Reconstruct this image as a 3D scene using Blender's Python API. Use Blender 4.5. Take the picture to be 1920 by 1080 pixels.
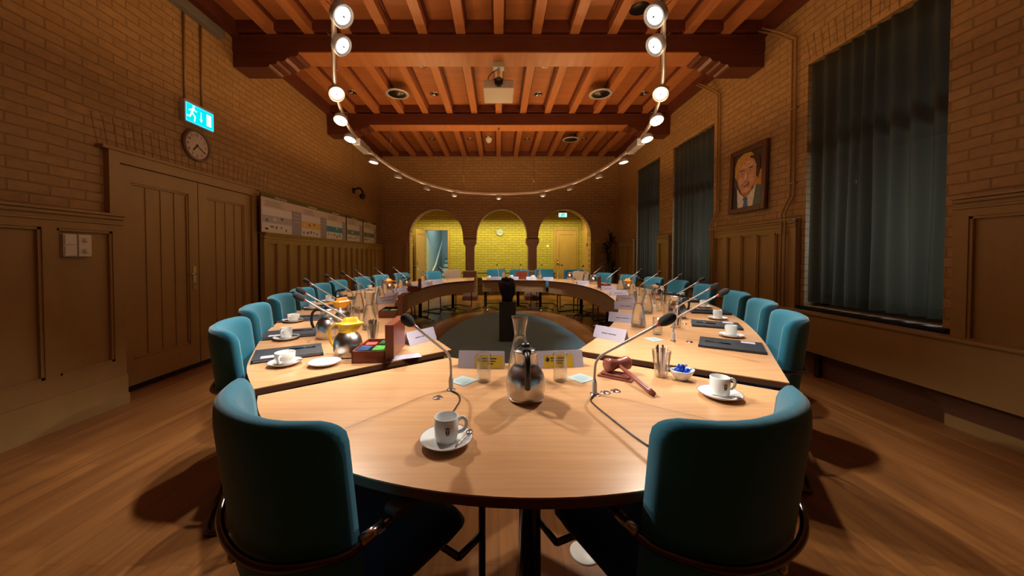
import bpy, bmesh, math, random
from mathutils import Vector, Matrix
random.seed(7)
PI = math.pi
S = bpy.context.scene
COL = S.collection
for o in list(bpy.data.objects): bpy.data.objects.remove(o)

# ------------------------------------------------------------------ camera, world, exposure
F = 650.0; HC = 1.27; VX = 935.0; VY = 481.0; TZ = 0.73
PITCH = math.radians(1.2)
cam = bpy.data.cameras.new('camera'); camo = bpy.data.objects.new('camera', cam); COL.objects.link(camo)
camo.location = (0, 0, HC); camo.rotation_euler = (PI/2 - PITCH, 0, 0)
cam.sensor_width = 36; cam.lens = F/1920*36; cam.clip_start = 0.05
cam.shift_x = (960-VX)/1920.0
cam.shift_y = -((540-VY) - F*math.tan(PITCH))/1920.0
S.camera = camo
W = bpy.data.worlds.new('world'); S.world = W; W.use_nodes = True
W.node_tree.nodes['Background'].inputs[0].default_value = (0.12, 0.15, 0.16, 1)
W.node_tree.nodes['Background'].inputs[1].default_value = 0.30
S.view_settings.view_transform = 'Standard'; S.view_settings.look = 'None'
S.view_settings.gamma = 1; S.view_settings.use_curve_mapping = False
S.view_settings.exposure = 0.12

def light(kind, name, loc, energy, color=(1, 1, 1), target=None, **kw):
    l = bpy.data.lights.new(name, kind); l.energy = energy; l.color = color
    for k, v in kw.items(): setattr(l, k, v)
    o = bpy.data.objects.new(name, l); COL.objects.link(o); o.location = loc
    if target is not None:
        d = Vector(target) - Vector(loc)
        o.rotation_euler = d.to_track_quat('-Z', 'Y').to_euler()
    return o
# corridor wash, stairwell light, added fill behind the camera, street lamps outside the windows
light('AREA', 'corridor_wash', (0, 10.60, 2.725), 120, (1.0, 0.90, 0.30), (0, 11.3, 1.6), shape='RECTANGLE', size=5.3, size_y=0.03)
light('AREA', 'stairwell_light', (-2.0, 12.9, 3.2), 15, (0.72, 0.95, 1.0), (-2.0, 13.0, 0), size=0.7)
light('AREA', 'rear_fill_light', (0, -1.6, 3.8), 0.6, (1.0, 0.62, 0.30), (0, 1.5, 1.2), shape='RECTANGLE', size=4.0, size_y=1.2)
for _y in (3.3, 6.3, 8.1):
    light('AREA', 'street_lamp_light', (4.6, _y, 1.5), 14, (0.72, 0.86, 0.98), (3.4, _y, 1.3), size=0.5)

# ------------------------------------------------------------------ materials
def mat(name, col, rough=0.5, metal=0.0, **kw):
    m = bpy.data.materials.new(name); m.use_nodes = True
    b = m.node_tree.nodes['Principled BSDF']
    b.inputs['Base Color'].default_value = (*col, 1); b.inputs['Roughness'].default_value = rough
    b.inputs['Metallic'].default_value = metal
    for k, v in kw.items(): b.inputs[k].default_value = v
    return m
def N(m, t, **kw):
    n = m.node_tree.nodes.new(t)
    for k, v in kw.items(): setattr(n, k, v)
    return n
def L(m, a, b): m.node_tree.links.new(a, b)
def bsdf(m): return m.node_tree.nodes['Principled BSDF']
def coords(m, scale=(1, 1, 1), swz=None):
    tc = N(m, 'ShaderNodeTexCoord'); out = tc.outputs['Object']
    if swz:
        sp = N(m, 'ShaderNodeSeparateXYZ'); cb = N(m, 'ShaderNodeCombineXYZ'); L(m, out, sp.inputs[0])
        for i, c in enumerate(swz): L(m, sp.outputs[c], cb.inputs[i])
        out = cb.outputs[0]
    mp = N(m, 'ShaderNodeMapping'); mp.inputs['Scale'].default_value = scale; L(m, out, mp.inputs[0])
    return mp.outputs[0]
def mixc(m, fac, a, b):
    x = N(m, 'ShaderNodeMix', data_type='RGBA')
    if isinstance(fac, float): x.inputs[0].default_value = fac
    else: L(m, fac, x.inputs[0])
    for i, c in ((6, a), (7, b)):
        if isinstance(c, tuple): x.inputs[i].default_value = (*c, 1)
        else: L(m, c, x.inputs[i])
    return x.outputs[2]
def ramp(m, fac, p0, p1, c0=(0, 0, 0), c1=(1, 1, 1)):
    r = N(m, 'ShaderNodeValToRGB'); L(m, fac, r.inputs[0])
    r.color_ramp.elements[0].position = p0; r.color_ramp.elements[1].position = p1
    r.color_ramp.elements[0].color = (*c0, 1); r.color_ramp.elements[1].color = (*c1, 1)
    return r.outputs[0]
def wood(name, c0, c1, scale, rough=0.35, bump=0.02, swz=None):
    m = mat(name, c0, rough); v = coords(m, scale, swz)
    n = N(m, 'ShaderNodeTexNoise'); n.inputs['Scale'].default_value = 1.0; n.inputs['Detail'].default_value = 6
    n.inputs['Roughness'].default_value = 0.6; n.inputs['Distortion'].default_value = 0.4; L(m, v, n.inputs[0])
    L(m, mixc(m, ramp(m, n.outputs[0], 0.3, 0.72), c0, c1), bsdf(m).inputs['Base Color'])
    bp = N(m, 'ShaderNodeBump'); bp.inputs['Strength'].default_value = bump; bp.inputs['Distance'].default_value = 0.01
    L(m, n.outputs[0], bp.inputs['Height']); L(m, bp.outputs[0], bsdf(m).inputs['Normal'])
    return m
def brick(name, swz, c0, c1, cm, bw=0.23, bh=0.078, strength=1.0):
    m = mat(name, c0, 0.62); v = coords(m, (1, 1, 1), swz)
    nz = N(m, 'ShaderNodeTexNoise'); nz.inputs['Scale'].default_value = 3.0; L(m, v, nz.inputs[0])
    ad = N(m, 'ShaderNodeMix', data_type='VECTOR'); ad.inputs[0].default_value = 0.02
    L(m, v, ad.inputs[4]); L(m, nz.outputs['Color'], ad.inputs[5])
    t = N(m, 'ShaderNodeTexBrick'); L(m, ad.outputs[1], t.inputs[0])
    t.inputs['Color1'].default_value = (*c0, 1); t.inputs['Color2'].default_value = (*c1, 1); t.inputs['Mortar'].default_value = (*cm, 1)
    t.inputs['Scale'].default_value = 1; t.inputs['Mortar Size'].default_value = 0.006; t.inputs['Mortar Smooth'].default_value = 0.3
    t.inputs['Brick Width'].default_value = bw; t.inputs['Row Height'].default_value = bh; t.inputs['Bias'].default_value = 0.0
    n2 = N(m, 'ShaderNodeTexNoise'); n2.inputs['Scale'].default_value = 14; n2.inputs['Detail'].default_value = 5; L(m, v, n2.inputs[0])
    L(m, mixc(m, ramp(m, n2.outputs[0], 0.35, 0.75), t.outputs[0], tuple(x*0.72 for x in c0)), bsdf(m).inputs['Base Color'])
    mth = N(m, 'ShaderNodeMath', operation='MULTIPLY_ADD'); L(m, t.outputs['Fac'], mth.inputs[0]); mth.inputs[1].default_value = -1.0
    sc = N(m, 'ShaderNodeMath', operation='MULTIPLY'); L(m, n2.outputs[0], sc.inputs[0]); sc.inputs[1].default_value = 0.5
    L(m, sc.outputs[0], mth.inputs[2])
    bp = N(m, 'ShaderNodeBump'); bp.inputs['Strength'].default_value = strength; bp.inputs['Distance'].default_value = 0.02
    L(m, mth.outputs[0], bp.inputs['Height']); L(m, bp.outputs[0], bsdf(m).inputs['Normal'])
    return m
def fabric(name, c0, c1, sc=260):
    m = mat(name, c0, 0.85); bsdf(m).inputs['Sheen Weight'].default_value = 0.35; bsdf(m).inputs['Sheen Roughness'].default_value = 0.4
    v = coords(m); n = N(m, 'ShaderNodeTexNoise'); n.inputs['Scale'].default_value = sc; L(m, v, n.inputs[0])
    L(m, mixc(m, n.outputs[0], c0, c1), bsdf(m).inputs['Base Color'])
    bp = N(m, 'ShaderNodeBump'); bp.inputs['Strength'].default_value = 0.15; bp.inputs['Distance'].default_value = 0.002
    L(m, n.outputs[0], bp.inputs['Height']); L(m, bp.outputs[0], bsdf(m).inputs['Normal'])
    return m
def emit(name, col, s):
    m = bpy.data.materials.new(name); m.use_nodes = True; nt = m.node_tree; nt.nodes.clear()
    e = nt.nodes.new('ShaderNodeEmission'); e.inputs[0].default_value = (*col, 1); e.inputs[1].default_value = s
    o = nt.nodes.new('ShaderNodeOutputMaterial'); nt.links.new(e.outputs[0], o.inputs[0]); return m
def thin_glass(name, tint=(0.97, 0.98, 0.98)):
    m = bpy.data.materials.new(name); m.use_nodes = True; nt = m.node_tree; nt.nodes.clear()
    t = nt.nodes.new('ShaderNodeBsdfTransparent'); t.inputs[0].default_value = (*tint, 1)
    g = nt.nodes.new('ShaderNodeBsdfGlossy'); g.inputs['Roughness'].default_value = 0.03
    lw = nt.nodes.new('ShaderNodeLayerWeight'); lw.inputs[0].default_value = 0.5
    pw = nt.nodes.new('ShaderNodeMath'); pw.operation = 'POWER'; pw.inputs[1].default_value = 2.4
    ma = nt.nodes.new('ShaderNodeMath'); ma.operation = 'MULTIPLY_ADD'; ma.inputs[1].default_value = 0.85; ma.inputs[2].default_value = 0.06
    nt.links.new(lw.outputs['Facing'], pw.inputs[0]); nt.links.new(pw.outputs[0], ma.inputs[0])
    mx = nt.nodes.new('ShaderNodeMixShader'); o = nt.nodes.new('ShaderNodeOutputMaterial')
    nt.links.new(ma.outputs[0], mx.inputs[0]); nt.links.new(t.outputs[0], mx.inputs[1]); nt.links.new(g.outputs[0], mx.inputs[2])
    nt.links.new(mx.outputs[0], o.inputs[0]); return m
def water_mat():
    m = bpy.data.materials.new('water'); m.use_nodes = True; nt = m.node_tree; nt.nodes.clear()
    t = nt.nodes.new('ShaderNodeBsdfTransparent'); t.inputs[0].default_value = (0.93, 0.95, 0.95, 1)
    g = nt.nodes.new('ShaderNodeBsdfGlass'); g.inputs['Roughness'].default_value = 0.0; g.inputs['IOR'].default_value = 1.33
    mx = nt.nodes.new('ShaderNodeMixShader'); mx.inputs[0].default_value = 0.8; o = nt.nodes.new('ShaderNodeOutputMaterial')
    nt.links.new(t.outputs[0], mx.inputs[1]); nt.links.new(g.outputs[0], mx.inputs[2]); nt.links.new(mx.outputs[0], o.inputs[0]); return m

BA, BB, BM = (0.46, 0.27, 0.105), (0.38, 0.22, 0.08), (0.26, 0.15, 0.06)
M = dict(
    brick_side=brick('painted_brick_side', 'YZX', BA, BB, BM),
    brick_end=brick('painted_brick_end', 'XZY', BA, BB, BM),
    brick_yellow=brick('yellow_painted_brick', 'XZY', (0.42, 0.34, 0.060), (0.35, 0.285, 0.045), (0.17, 0.12, 0.02), 0.23, 0.078, 1.0),
    plain_paint=mat('painted_plaster', (0.30, 0.19, 0.12), 0.55),
    wains=wood('painted_panelling', (0.36, 0.215, 0.075), (0.31, 0.185, 0.062), (6, 6, 2), 0.42, 0.01),
    door=wood('painted_door', (0.38, 0.23, 0.078), (0.33, 0.195, 0.065), (6, 6, 2), 0.42, 0.01),
    ceil=wood('ceiling_board', (0.44, 0.17, 0.055), (0.33, 0.115, 0.035), (1.2, 9, 3), 0.5, 0.03),
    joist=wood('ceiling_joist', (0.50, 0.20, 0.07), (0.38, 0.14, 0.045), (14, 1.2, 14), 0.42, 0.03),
    beam=wood('shaded_beam_wood', (0.13, 0.035, 0.018), (0.09, 0.022, 0.012), (1.2, 14, 14), 0.42, 0.04),  # beam and corbel faces darkened in the colour, as if in shade
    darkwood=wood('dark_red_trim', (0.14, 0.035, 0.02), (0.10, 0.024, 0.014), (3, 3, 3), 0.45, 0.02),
    top=wood('beech_tabletop', (0.68, 0.385, 0.185), (0.56, 0.30, 0.135), (2.2, 42, 1), 0.26, 0.012),
    edge=mat('table_edge', (0.13, 0.055, 0.028), 0.35),
    panel=wood('modesty_panel', (0.46, 0.30, 0.165), (0.40, 0.26, 0.14), (3, 3, 20), 0.4, 0.01),
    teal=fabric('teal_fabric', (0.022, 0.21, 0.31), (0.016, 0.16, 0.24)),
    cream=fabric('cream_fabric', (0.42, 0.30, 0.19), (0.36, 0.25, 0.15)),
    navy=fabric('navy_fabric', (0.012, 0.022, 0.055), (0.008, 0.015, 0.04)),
    rug=fabric('rug_pile', (0.14, 0.31, 0.42), (0.11, 0.25, 0.34), 90),
    chrome=mat('chrome', (0.55, 0.53, 0.55), 0.16, 1.0),
    darkchrome=mat('dark_metal', (0.13, 0.10, 0.11), 0.22, 1.0),
    steel=mat('brushed_steel', (0.58, 0.55, 0.53), 0.27, 1.0),
    stem=mat('gooseneck_metal', (0.46, 0.43, 0.42), 0.42, 0.6),
    brass=mat('brass', (0.62, 0.50, 0.22), 0.35, 1.0),
    lampgrey=mat('lamp_grey', (0.50, 0.50, 0.50), 0.45, 0.3),
    rail=mat('lamp_rail', (0.80, 0.68, 0.58), 0.35, 0.1),
    glow=emit('lamp_glow', (0.93, 0.97, 1.0), 5.0),
    glow_dim=emit('lamp_glow_soft', (0.90, 0.95, 1.0), 2.2),
    white=mat('white_plastic', (0.72, 0.66, 0.58), 0.4),
    porcelain=mat('porcelain', (0.80, 0.82, 0.80), 0.12),
    porcelain_in=mat('grey_porcelain', (0.50, 0.60, 0.60), 0.12),
    crest=mat('brown_crest', (0.09, 0.05, 0.02), 0.4),
    rim=mat('saucer_rim', (0.28, 0.13, 0.16), 0.3),
    black=mat('black_plastic', (0.012, 0.012, 0.014), 0.3),
    soft=mat('black_leather', (0.012, 0.017, 0.025), 0.55),
    foam=mat('microphone_foam', (0.028, 0.028, 0.026), 0.95),
    red=mat('red_ring', (0.5, 0.03, 0.04), 0.4, **{'Emission Color': (1, 0.05, 0.06, 1), 'Emission Strength': 0.12}),
    yellow=mat('yellow_plastic', (0.85, 0.50, 0.02), 0.35),
    orange=mat('orange_plastic', (0.90, 0.36, 0.02), 0.35),
    paper=mat('white_card', (0.55, 0.53, 0.68), 0.5),
    label=mat('yellow_sticker', (0.72, 0.52, 0.03), 0.5),
    ink=mat('printed_ink', (0.03, 0.03, 0.05), 0.6),
    coaster=mat('pale_coaster', (0.40, 0.52, 0.53), 0.5),
    tealine=mat('coaster_print', (0.28, 0.40, 0.42), 0.5),
    mahog=wood('mahogany', (0.22, 0.05, 0.022), (0.15, 0.03, 0.014), (3, 30, 3), 0.3, 0.01),
    gavel=mat('red_brown_lacquer', (0.24, 0.065, 0.045), 0.28),
    blue=mat('blue_foil', (0.01, 0.07, 0.55), 0.2, 0.4),
    green=mat('green_tea_bag', (0.10, 0.62, 0.05), 0.6), dgreen=mat('dark_green_tea_bag', (0.03, 0.14, 0.05), 0.6),
    redbag=mat('red_tea_bag', (0.75, 0.05, 0.03), 0.6), bluebag=mat('blue_tea_bag', (0.02, 0.10, 0.28), 0.6),
    pinkstick=mat('paper_stick', (0.78, 0.62, 0.58), 0.6), brownstick=mat('brown_stick', (0.04, 0.022, 0.018), 0.5),
    glass=thin_glass('clear_glass'), water=water_mat(),
    plaque=mat('projector_grey', (0.45, 0.40, 0.40), 0.4),
    clockface=mat('clock_face', (0.62, 0.52, 0.42), 0.5), clockpale=mat('pale_clock_face', (0.34, 0.38, 0.46), 0.5), clockrim=mat('clock_rim', (0.20, 0.12, 0.08), 0.35),
    exitg=emit('exit_panel', (0.0, 0.62, 0.66), 1.3), exitw=emit('exit_pictogram', (0.75, 1.0, 1.0), 2.2), exitb=emit('exit_edge', (0.05, 0.45, 1.0), 2.2),
    exitgreen=emit('green_exit_panel', (0.0, 0.72, 0.42), 1.1),
    leaf=mat('dark_leaf', (0.012, 0.022, 0.008), 0.45), leaf2=mat('pot', (0.05, 0.03, 0.02), 0.5),
    sculpt=mat('black_bronze', (0.010, 0.008, 0.014), 0.42),
    pedestal=mat('dark_pedestal', (0.05, 0.045, 0.04), 0.5),
    stone=mat('column_paint', (0.38, 0.24, 0.16), 0.5),
    coolwall=mat('stair_wall', (0.55, 0.62, 0.60), 0.6), teald=mat('stair_dark', (0.03, 0.06, 0.07), 0.6),
    night=mat('window_pane', (0.01, 0.015, 0.02), 0.05),
    frame=mat('window_frame', (0.16, 0.15, 0.14), 0.5),
    windowdark=mat('dark_sill', (0.006, 0.006, 0.010), 0.5),
)
# parquet floor
def floor_mat():
    m = mat('wood_floor', (0.3, 0.15, 0.05), 0.30); v = coords(m, (1, 1, 1), 'YXZ')
    t = N(m, 'ShaderNodeTexBrick'); L(m, v, t.inputs[0]); t.inputs['Scale'].default_value = 1
    t.inputs['Brick Width'].default_value = 1.4; t.inputs['Row Height'].default_value = 0.09; t.inputs['Mortar Size'].default_value = 0.0012
    t.inputs['Color1'].default_value = (0.32, 0.13, 0.035, 1); t.inputs['Color2'].default_value = (0.23, 0.088, 0.024, 1); t.inputs['Mortar'].default_value = (0.12, 0.05, 0.02, 1)
    v2 = coords(m, (26, 1.3, 1)); n = N(m, 'ShaderNodeTexNoise'); n.inputs['Scale'].default_value = 1; n.inputs['Detail'].default_value = 6; L(m, v2, n.inputs[0])
    L(m, mixc(m, ramp(m, n.outputs[0], 0.35, 0.8), t.outputs[0], (0.15, 0.055, 0.016)), bsdf(m).inputs['Base Color'])
    n3 = N(m, 'ShaderNodeTexNoise'); n3.inputs['Scale'].default_value = 2.0; L(m, coords(m), n3.inputs[0])
    mr = N(m, 'ShaderNodeMapRange'); L(m, n3.outputs[0], mr.inputs[0]); mr.inputs[3].default_value = 0.24; mr.inputs[4].default_value = 0.42
    L(m, mr.outputs[0], bsdf(m).inputs['Roughness'])
    return m
M['floor'] = floor_mat()
def curtain_mat():
    m = bpy.data.materials.new('sheer_curtain'); m.use_nodes = True; nt = m.node_tree; b = bsdf(m)
    b.inputs['Base Color'].default_value = (0.085, 0.088, 0.070, 1); b.inputs['Roughness'].default_value = 0.9
    tr = N(m, 'ShaderNodeBsdfTranslucent'); tr.inputs[0].default_value = (0.30, 0.28, 0.20, 1)
    tp = N(m, 'ShaderNodeBsdfTransparent'); tp.inputs[0].default_value = (0.9, 0.9, 0.85, 1)
    m1 = N(m, 'ShaderNodeMixShader'); m1.inputs[0].default_value = 0.35; L(m, b.outputs[0], m1.inputs[1]); L(m, tr.outputs[0], m1.inputs[2])
    m2 = N(m, 'ShaderNodeMixShader'); m2.inputs[0].default_value = 0.20; L(m, m1.outputs[0], m2.inputs[1]); L(m, tp.outputs[0], m2.inputs[2])
    L(m, m2.outputs[0], nt.nodes['Material Output'].inputs[0]); return m
M['curtain'] = curtain_mat()

# ------------------------------------------------------------------ mesh helper
class G:
    def __init__(s): s.bm = bmesh.new(); s.mi = 0
    def _f(s, vs, smooth=False):
        try: f = s.bm.faces.new(vs)
        except ValueError: return
        f.material_index = s.mi; f.smooth = smooth
    def box(s, a, b, X=None):
        x0, y0, z0 = a; x1, y1, z1 = b
        P = [(x0, y0, z0), (x1, y0, z0), (x1, y1, z0), (x0, y1, z0), (x0, y0, z1), (x1, y0, z1), (x1, y1, z1), (x0, y1, z1)]
        v = [s.bm.verts.new((X @ Vector(p)) if X else p) for p in P]
        for q in ((0, 3, 2, 1), (4, 5, 6, 7), (0, 1, 5, 4), (1, 2, 6, 5), (2, 3, 7, 6), (3, 0, 4, 7)): s._f([v[i] for i in q])
        return s
    def bbox(s, a, b, r=0.004, X=None, seg=2):          # box with bevelled edges
        t = bmesh.new(); bmesh.ops.create_cube(t, size=1)
        for v in t.verts:
            v.co = Vector([a[i] + (v.co[i]+0.5)*(b[i]-a[i]) for i in range(3)])
        bmesh.ops.bevel(t, geom=list(t.edges), offset=r, segments=seg, profile=0.6, affect='EDGES')
        mp = {}
        for v in t.verts: mp[v] = s.bm.verts.new((X @ v.co) if X else v.co)
        for f in t.faces: s._f([mp[v] for v in f.verts])
        t.free(); return s
    def grid(s, nu, nv, fn, smooth=True, cu=False, cv=False):
        R = [[s.bm.verts.new(fn(i/(nu if cu else nu-1), j/(nv if cv else nv-1))) for j in range(nv)] for i in range(nu)]
        for i in range(nu if cu else nu-1):
            for j in range(nv if cv else nv-1):
                s._f([R[i][j], R[(i+1) % nu][j], R[(i+1) % nu][(j+1) % nv], R[i][(j+1) % nv]], smooth)
        return R
    def lathe(s, prof, n=24, c=(0, 0, 0), X=None, rf=None, smooth=True):
        c = Vector(c); rings = []
        for (r, z) in prof:
            if r < 1e-6: 
                p = Vector((0, 0, z)); rings.append([s.bm.verts.new((X @ p if X else p)+c)]); continue
            ring = []
            for i in range(n):
                a = 2*PI*i/n; p = Vector((r*math.cos(a), r*math.sin(a), z))
                if rf: p = rf(p, a)
                ring.append(s.bm.verts.new((X @ p if X else p)+c))
            rings.append(ring)
        for a, b in zip(rings, rings[1:]):
            if len(a) == 1 and len(b) == 1: continue
            for i in range(n):
                j = (i+1) % n
                if len(a) == 1: s._f([a[0], b[j], b[i]], smooth)
                elif len(b) == 1: s._f([a[i], a[j], b[0]], smooth)
                else: s._f([a[i], a[j], b[j], b[i]], smooth)
        return s
    def tube(s, pts, r, n=8, closed=False, flat=None):
        P = [Vector(p) for p in pts]; k = len(P); rings = []
        up = Vector((0, 0, 1)); prev = None
        for i, p in enumerate(P):
            if closed: t = (P[(i+1) % k]-P[i-1])
            else: t = P[min(i+1, k-1)]-P[max(i-1, 0)]
            if t.length < 1e-9: t = Vector((0, 0, 1))
            t.normalize()
            if prev is None:
                u = t.cross(up)
                if u.length < 1e-3: u = t.cross(Vector((1, 0, 0)))
            else:
                u = prev - t*prev.dot(t)
                if u.length < 1e-4: u = t.cross(up)
            u.normalize(); prev = u; w = t.cross(u)
            rr = r[i] if isinstance(r, (list, tuple)) else r
            f = flat if flat else 1.0
            rings.append([s.bm.verts.new(p+u*rr*math.cos(2*PI*j/n)+w*rr*f*math.sin(2*PI*j/n)) for j in range(n)])
        m = k if closed else k-1
        for i in range(m):
            a, b = rings[i], rings[(i+1) % k]
            for j in range(n): s._f([a[j], a[(j+1) % n], b[(j+1) % n], b[j]], True)
        if not closed: s._f(rings[0][::-1]); s._f(rings[-1])
        return s
    def prism(s, poly, z0, z1, X=None):                   # poly (x, y) extruded in z
        a = [s.bm.verts.new(X @ Vector((x, y, z0)) if X else (x, y, z0)) for x, y in poly]
        b = [s.bm.verts.new(X @ Vector((x, y, z1)) if X else (x, y, z1)) for x, y in poly]
        n = len(poly)
        s._f(a[::-1]); s._f(b)
        for i in range(n): s._f([a[i], a[(i+1) % n], b[(i+1) % n], b[i]])
        return s
    def strip(s, inner, outer, z0, z1):                   # band between two equally long polylines
        n = len(inner)
        q = [[s.bm.verts.new((p[0], p[1], z)) for p in pl] for pl in (inner, outer) for z in (z0, z1)]
        ib, it, ob, ot = q
        for i in range(n-1):
            s._f([it[i], it[i+1], ot[i+1], ot[i]]); s._f([ib[i], ob[i], ob[i+1], ib[i+1]])
            s._f([ib[i], ib[i+1], it[i+1], it[i]]); s._f([ob[i], ot[i], ot[i+1], ob[i+1]])
        s._f([ib[0], it[0], ot[0], ob[0]]); s._f([ib[-1], ob[-1], ot[-1], it[-1]])
        return s
    def pillow(s, w, h, t, r, pos, n=15, pw=8):           # rounded slab in (x, z), thickness along y
        g = [math.sin(PI/2*(-1+2*i/(n-1)))*0.7+0.3*(-1+2*i/(n-1)) for i in range(n)]
        def P(u, v, side):
            rho = max(abs(u), abs(v))
            if rho < 1e-6: x = z = 0; 
            else:
                bx, bz = u/rho*w/2, v/rho*h/2
                cx = max(-w/2+r, min(w/2-r, bx)); cz = max(-h/2+r, min(h/2-r, bz))
                d = math.hypot(bx-cx, bz-cz)
                if d > r: bx, bz = cx+(bx-cx)/d*r, cz+(bz-cz)/d*r
                x, z = rho*bx, rho*bz
            th = t/2*max(0.0, 1-rho**pw)**0.5
            return Vector(pos(x, side*th, z))
        for side in (1, -1):
            R = [[s.bm.verts.new(P(u, v, side)) for v in g] for u in g]
            for i in range(n-1):
                for j in range(n-1):
                    q = [R[i][j], R[i+1][j], R[i+1][j+1], R[i][j+1]]
                    s._f(q if side < 0 else q[::-1], True)
        return s
    def flatpoly(s, pts):
        s._f([s.bm.verts.new(p) for p in pts]); return s
    def build(s, name, m, parent=None, loc=(0, 0, 0), weld=True):
        if weld: bmesh.ops.remove_doubles(s.bm, verts=s.bm.verts, dist=1e-5)
        bmesh.ops.recalc_face_normals(s.bm, faces=s.bm.faces)
        me = bpy.data.meshes.new(name); s.bm.to_mesh(me); s.bm.free()
        for x in (m if isinstance(m, (list, tuple)) else [m]): me.materials.append(M[x] if isinstance(x, str) else x)
        o = bpy.data.objects.new(name, me); COL.objects.link(o); o.location = loc
        if parent: o.parent = parent
        return o
def obj_text(name, s, size, m, parent, X, align='CENTER', depth=0.0006):
    c = bpy.data.curves.new(name, 'FONT'); c.body = s; c.size = size; c.align_x = align; c.align_y = 'CENTER'; c.extrude = depth
    o = bpy.data.objects.new(name, c); COL.objects.link(o)
    dg = bpy.context.evaluated_depsgraph_get(); me = bpy.data.meshes.new_from_object(o.evaluated_get(dg))
    bpy.data.objects.remove(o); me.transform(X); me.materials.clear(); me.materials.append(M[m])
    q = bpy.data.objects.new(name, me); COL.objects.link(q); q.parent = parent
    return q
def tag(o, label=None, cat=None, group=None, kind=None):
    if label: o['label'] = label
    if cat: o['category'] = cat
    if group: o['group'] = group
    if kind: o['kind'] = kind
    return o
def struct(o, label=None): o['kind'] = 'structure'; 
def thing(name, label, cat, loc=(0, 0, 0), rz=0, group=None):
    o = bpy.data.objects.new(name, None); COL.objects.link(o); o.empty_display_size = 0.05
    o.location = loc; o.rotation_euler = (0, 0, rz)
    return tag(o, label, cat, group)
def ST(g, name, m):
    o = g.build(name, m); o['kind'] = 'structure'; return o
KIDS = {}
def dup(o, parent=None, loc=None, rz=None, label=None, group=None):
    c = o.copy(); COL.objects.link(c)
    if parent: c.parent = parent
    if loc is not None: c.location = loc
    if rz is not None: c.rotation_euler = (0, 0, rz)
    if label: c['label'] = label
    if group: c['group'] = group
    for ch in [x for x in bpy.data.objects if x.parent == o]: dup(ch, c)
    return c
class Kind:                                               # first use moves the original, later uses copy it
    def __init__(s, maker): s.mk = maker; s.o = None
    def put(s, loc, rz, label, group=None):
        if s.o is None:
            s.o = s.mk(); s.o.location = loc; s.o.rotation_euler = (0, 0, rz); s.o['label'] = label
            if group: s.o['group'] = group
            return s.o
        return dup(s.o, None, loc, rz, label, group)
def T(px, py, z=TZ):                                      # spot on the horizontal plane at height z
    k = (HC-z)/(py-VY); return ((px-VX)*k, F*k, z)
def smooth(pts, k=4, closed=False):                       # Catmull-Rom resampling
    n = len(pts); out = []
    P = [Vector(p) for p in pts]
    rng = range(n) if closed else range(n-1)
    for i in rng:
        p0 = P[i-1] if (closed or i > 0) else P[0]*2-P[1]
        p1, p2 = P[i], P[(i+1) % n]
        p3 = P[(i+2) % n] if (closed or i+2 < n) else P[-1]*2-P[-2]
        for j in range(k):
            t = j/k
            out.append(0.5*((2*p1)+(-p0+p2)*t+(2*p0-5*p1+4*p2-p3)*t*t+(-p0+3*p1-3*p2+p3)*t**3))
    if not closed: out.append(P[-1])
    return out
def resample(pts, n, a=0.0, b=1.0):
    P = [Vector(p) for p in pts]; d = [0]
    for i in range(1, len(P)): d.append(d[-1]+(P[i]-P[i-1]).length)
    out = []
    for k in range(n):
        t = (a+(b-a)*k/(n-1))*d[-1]
        i = 1
        while i < len(P)-1 and d[i] < t: i += 1
        u = (t-d[i-1])/(d[i]-d[i-1]) if d[i] > d[i-1] else 0
        out.append(P[i-1].lerp(P[i], u))
    return out

# ------------------------------------------------------------------ the shell
WL, WR, YB, YC, YF, ZC = -3.47, 3.47, 10.12, 11.75, -3.0, 4.30
JB = 4.15                                                  # underside of the joists
g = G(); g.box((-4.2, YF, -0.1), (4.2, YC+0.1, 0)); ST(g, 'floor', 'floor')
g = G(); g.box((-3.9, YF, ZC), (3.9, YC+0.1, ZC+0.15)); ST(g, 'ceiling', 'ceil')
g = G(); g.box((-3.9, YF-0.2, 0), (3.9, YF, ZC)); ST(g, 'wall_front', 'brick_end')
# left wall with door recess
DY0, DY1, DZ = 3.06, 4.92, 2.22
g = G(); g.box((WL-0.35, YF, 0), (WL, DY0, ZC)); g.box((WL-0.35, DY1, 0), (WL, YB+0.3, ZC)); g.box((WL-0.35, DY0, DZ), (WL, DY1, ZC))
ST(g, 'wall_left', 'brick_side')
# right wall with three window openings
WIN = [(2.70, 3.93), (5.62, 6.94), (7.50, 8.73)]; WZ0, WZ1 = 0.735, 3.42
g = G(); y = YF
for a, b in WIN:
    g.box((WR, y, 0), (WR+0.35, a, ZC)); g.box((WR, a, 0), (WR+0.35, b, WZ0-0.02)); g.box((WR, a, WZ1), (WR+0.35, b, ZC)); y = b
g.box((WR, y, 0), (WR+0.35, YB+0.3, ZC)); ST(g, 'wall_right', 'brick_side')
# brick soldier courses over door and windows
def soldier(y0, y1, z0, h, x, sgn):
    g = G(); n = int((y1-y0)/0.078)
    for i in range(n):
        a = y0+i*(y1-y0)/n; c = ((i+0.5)/n-0.5)
        X = Matrix.Translation((0, a+(y1-y0)/n/2, z0)) @ Matrix.Rotation(-c*0.35, 4, 'X') 
        g.bbox((x-0.006, -0.0365, 0.0), (x+0.006, 0.0365, h+random.uniform(-0.01, 0.02)), 0.004, X, 1)
    return g
ST(soldier(DY0-0.05, DY1+0.35, DZ+0.03, 0.27, WL, 1), 'trim_1', 'brick_side')
for k, (a, b) in enumerate(WIN): ST(soldier(a-0.05, b+0.05, WZ1+0.03, 0.27, WR, -1), 'trim_%d' % (k+2), 'brick_side')
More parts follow.
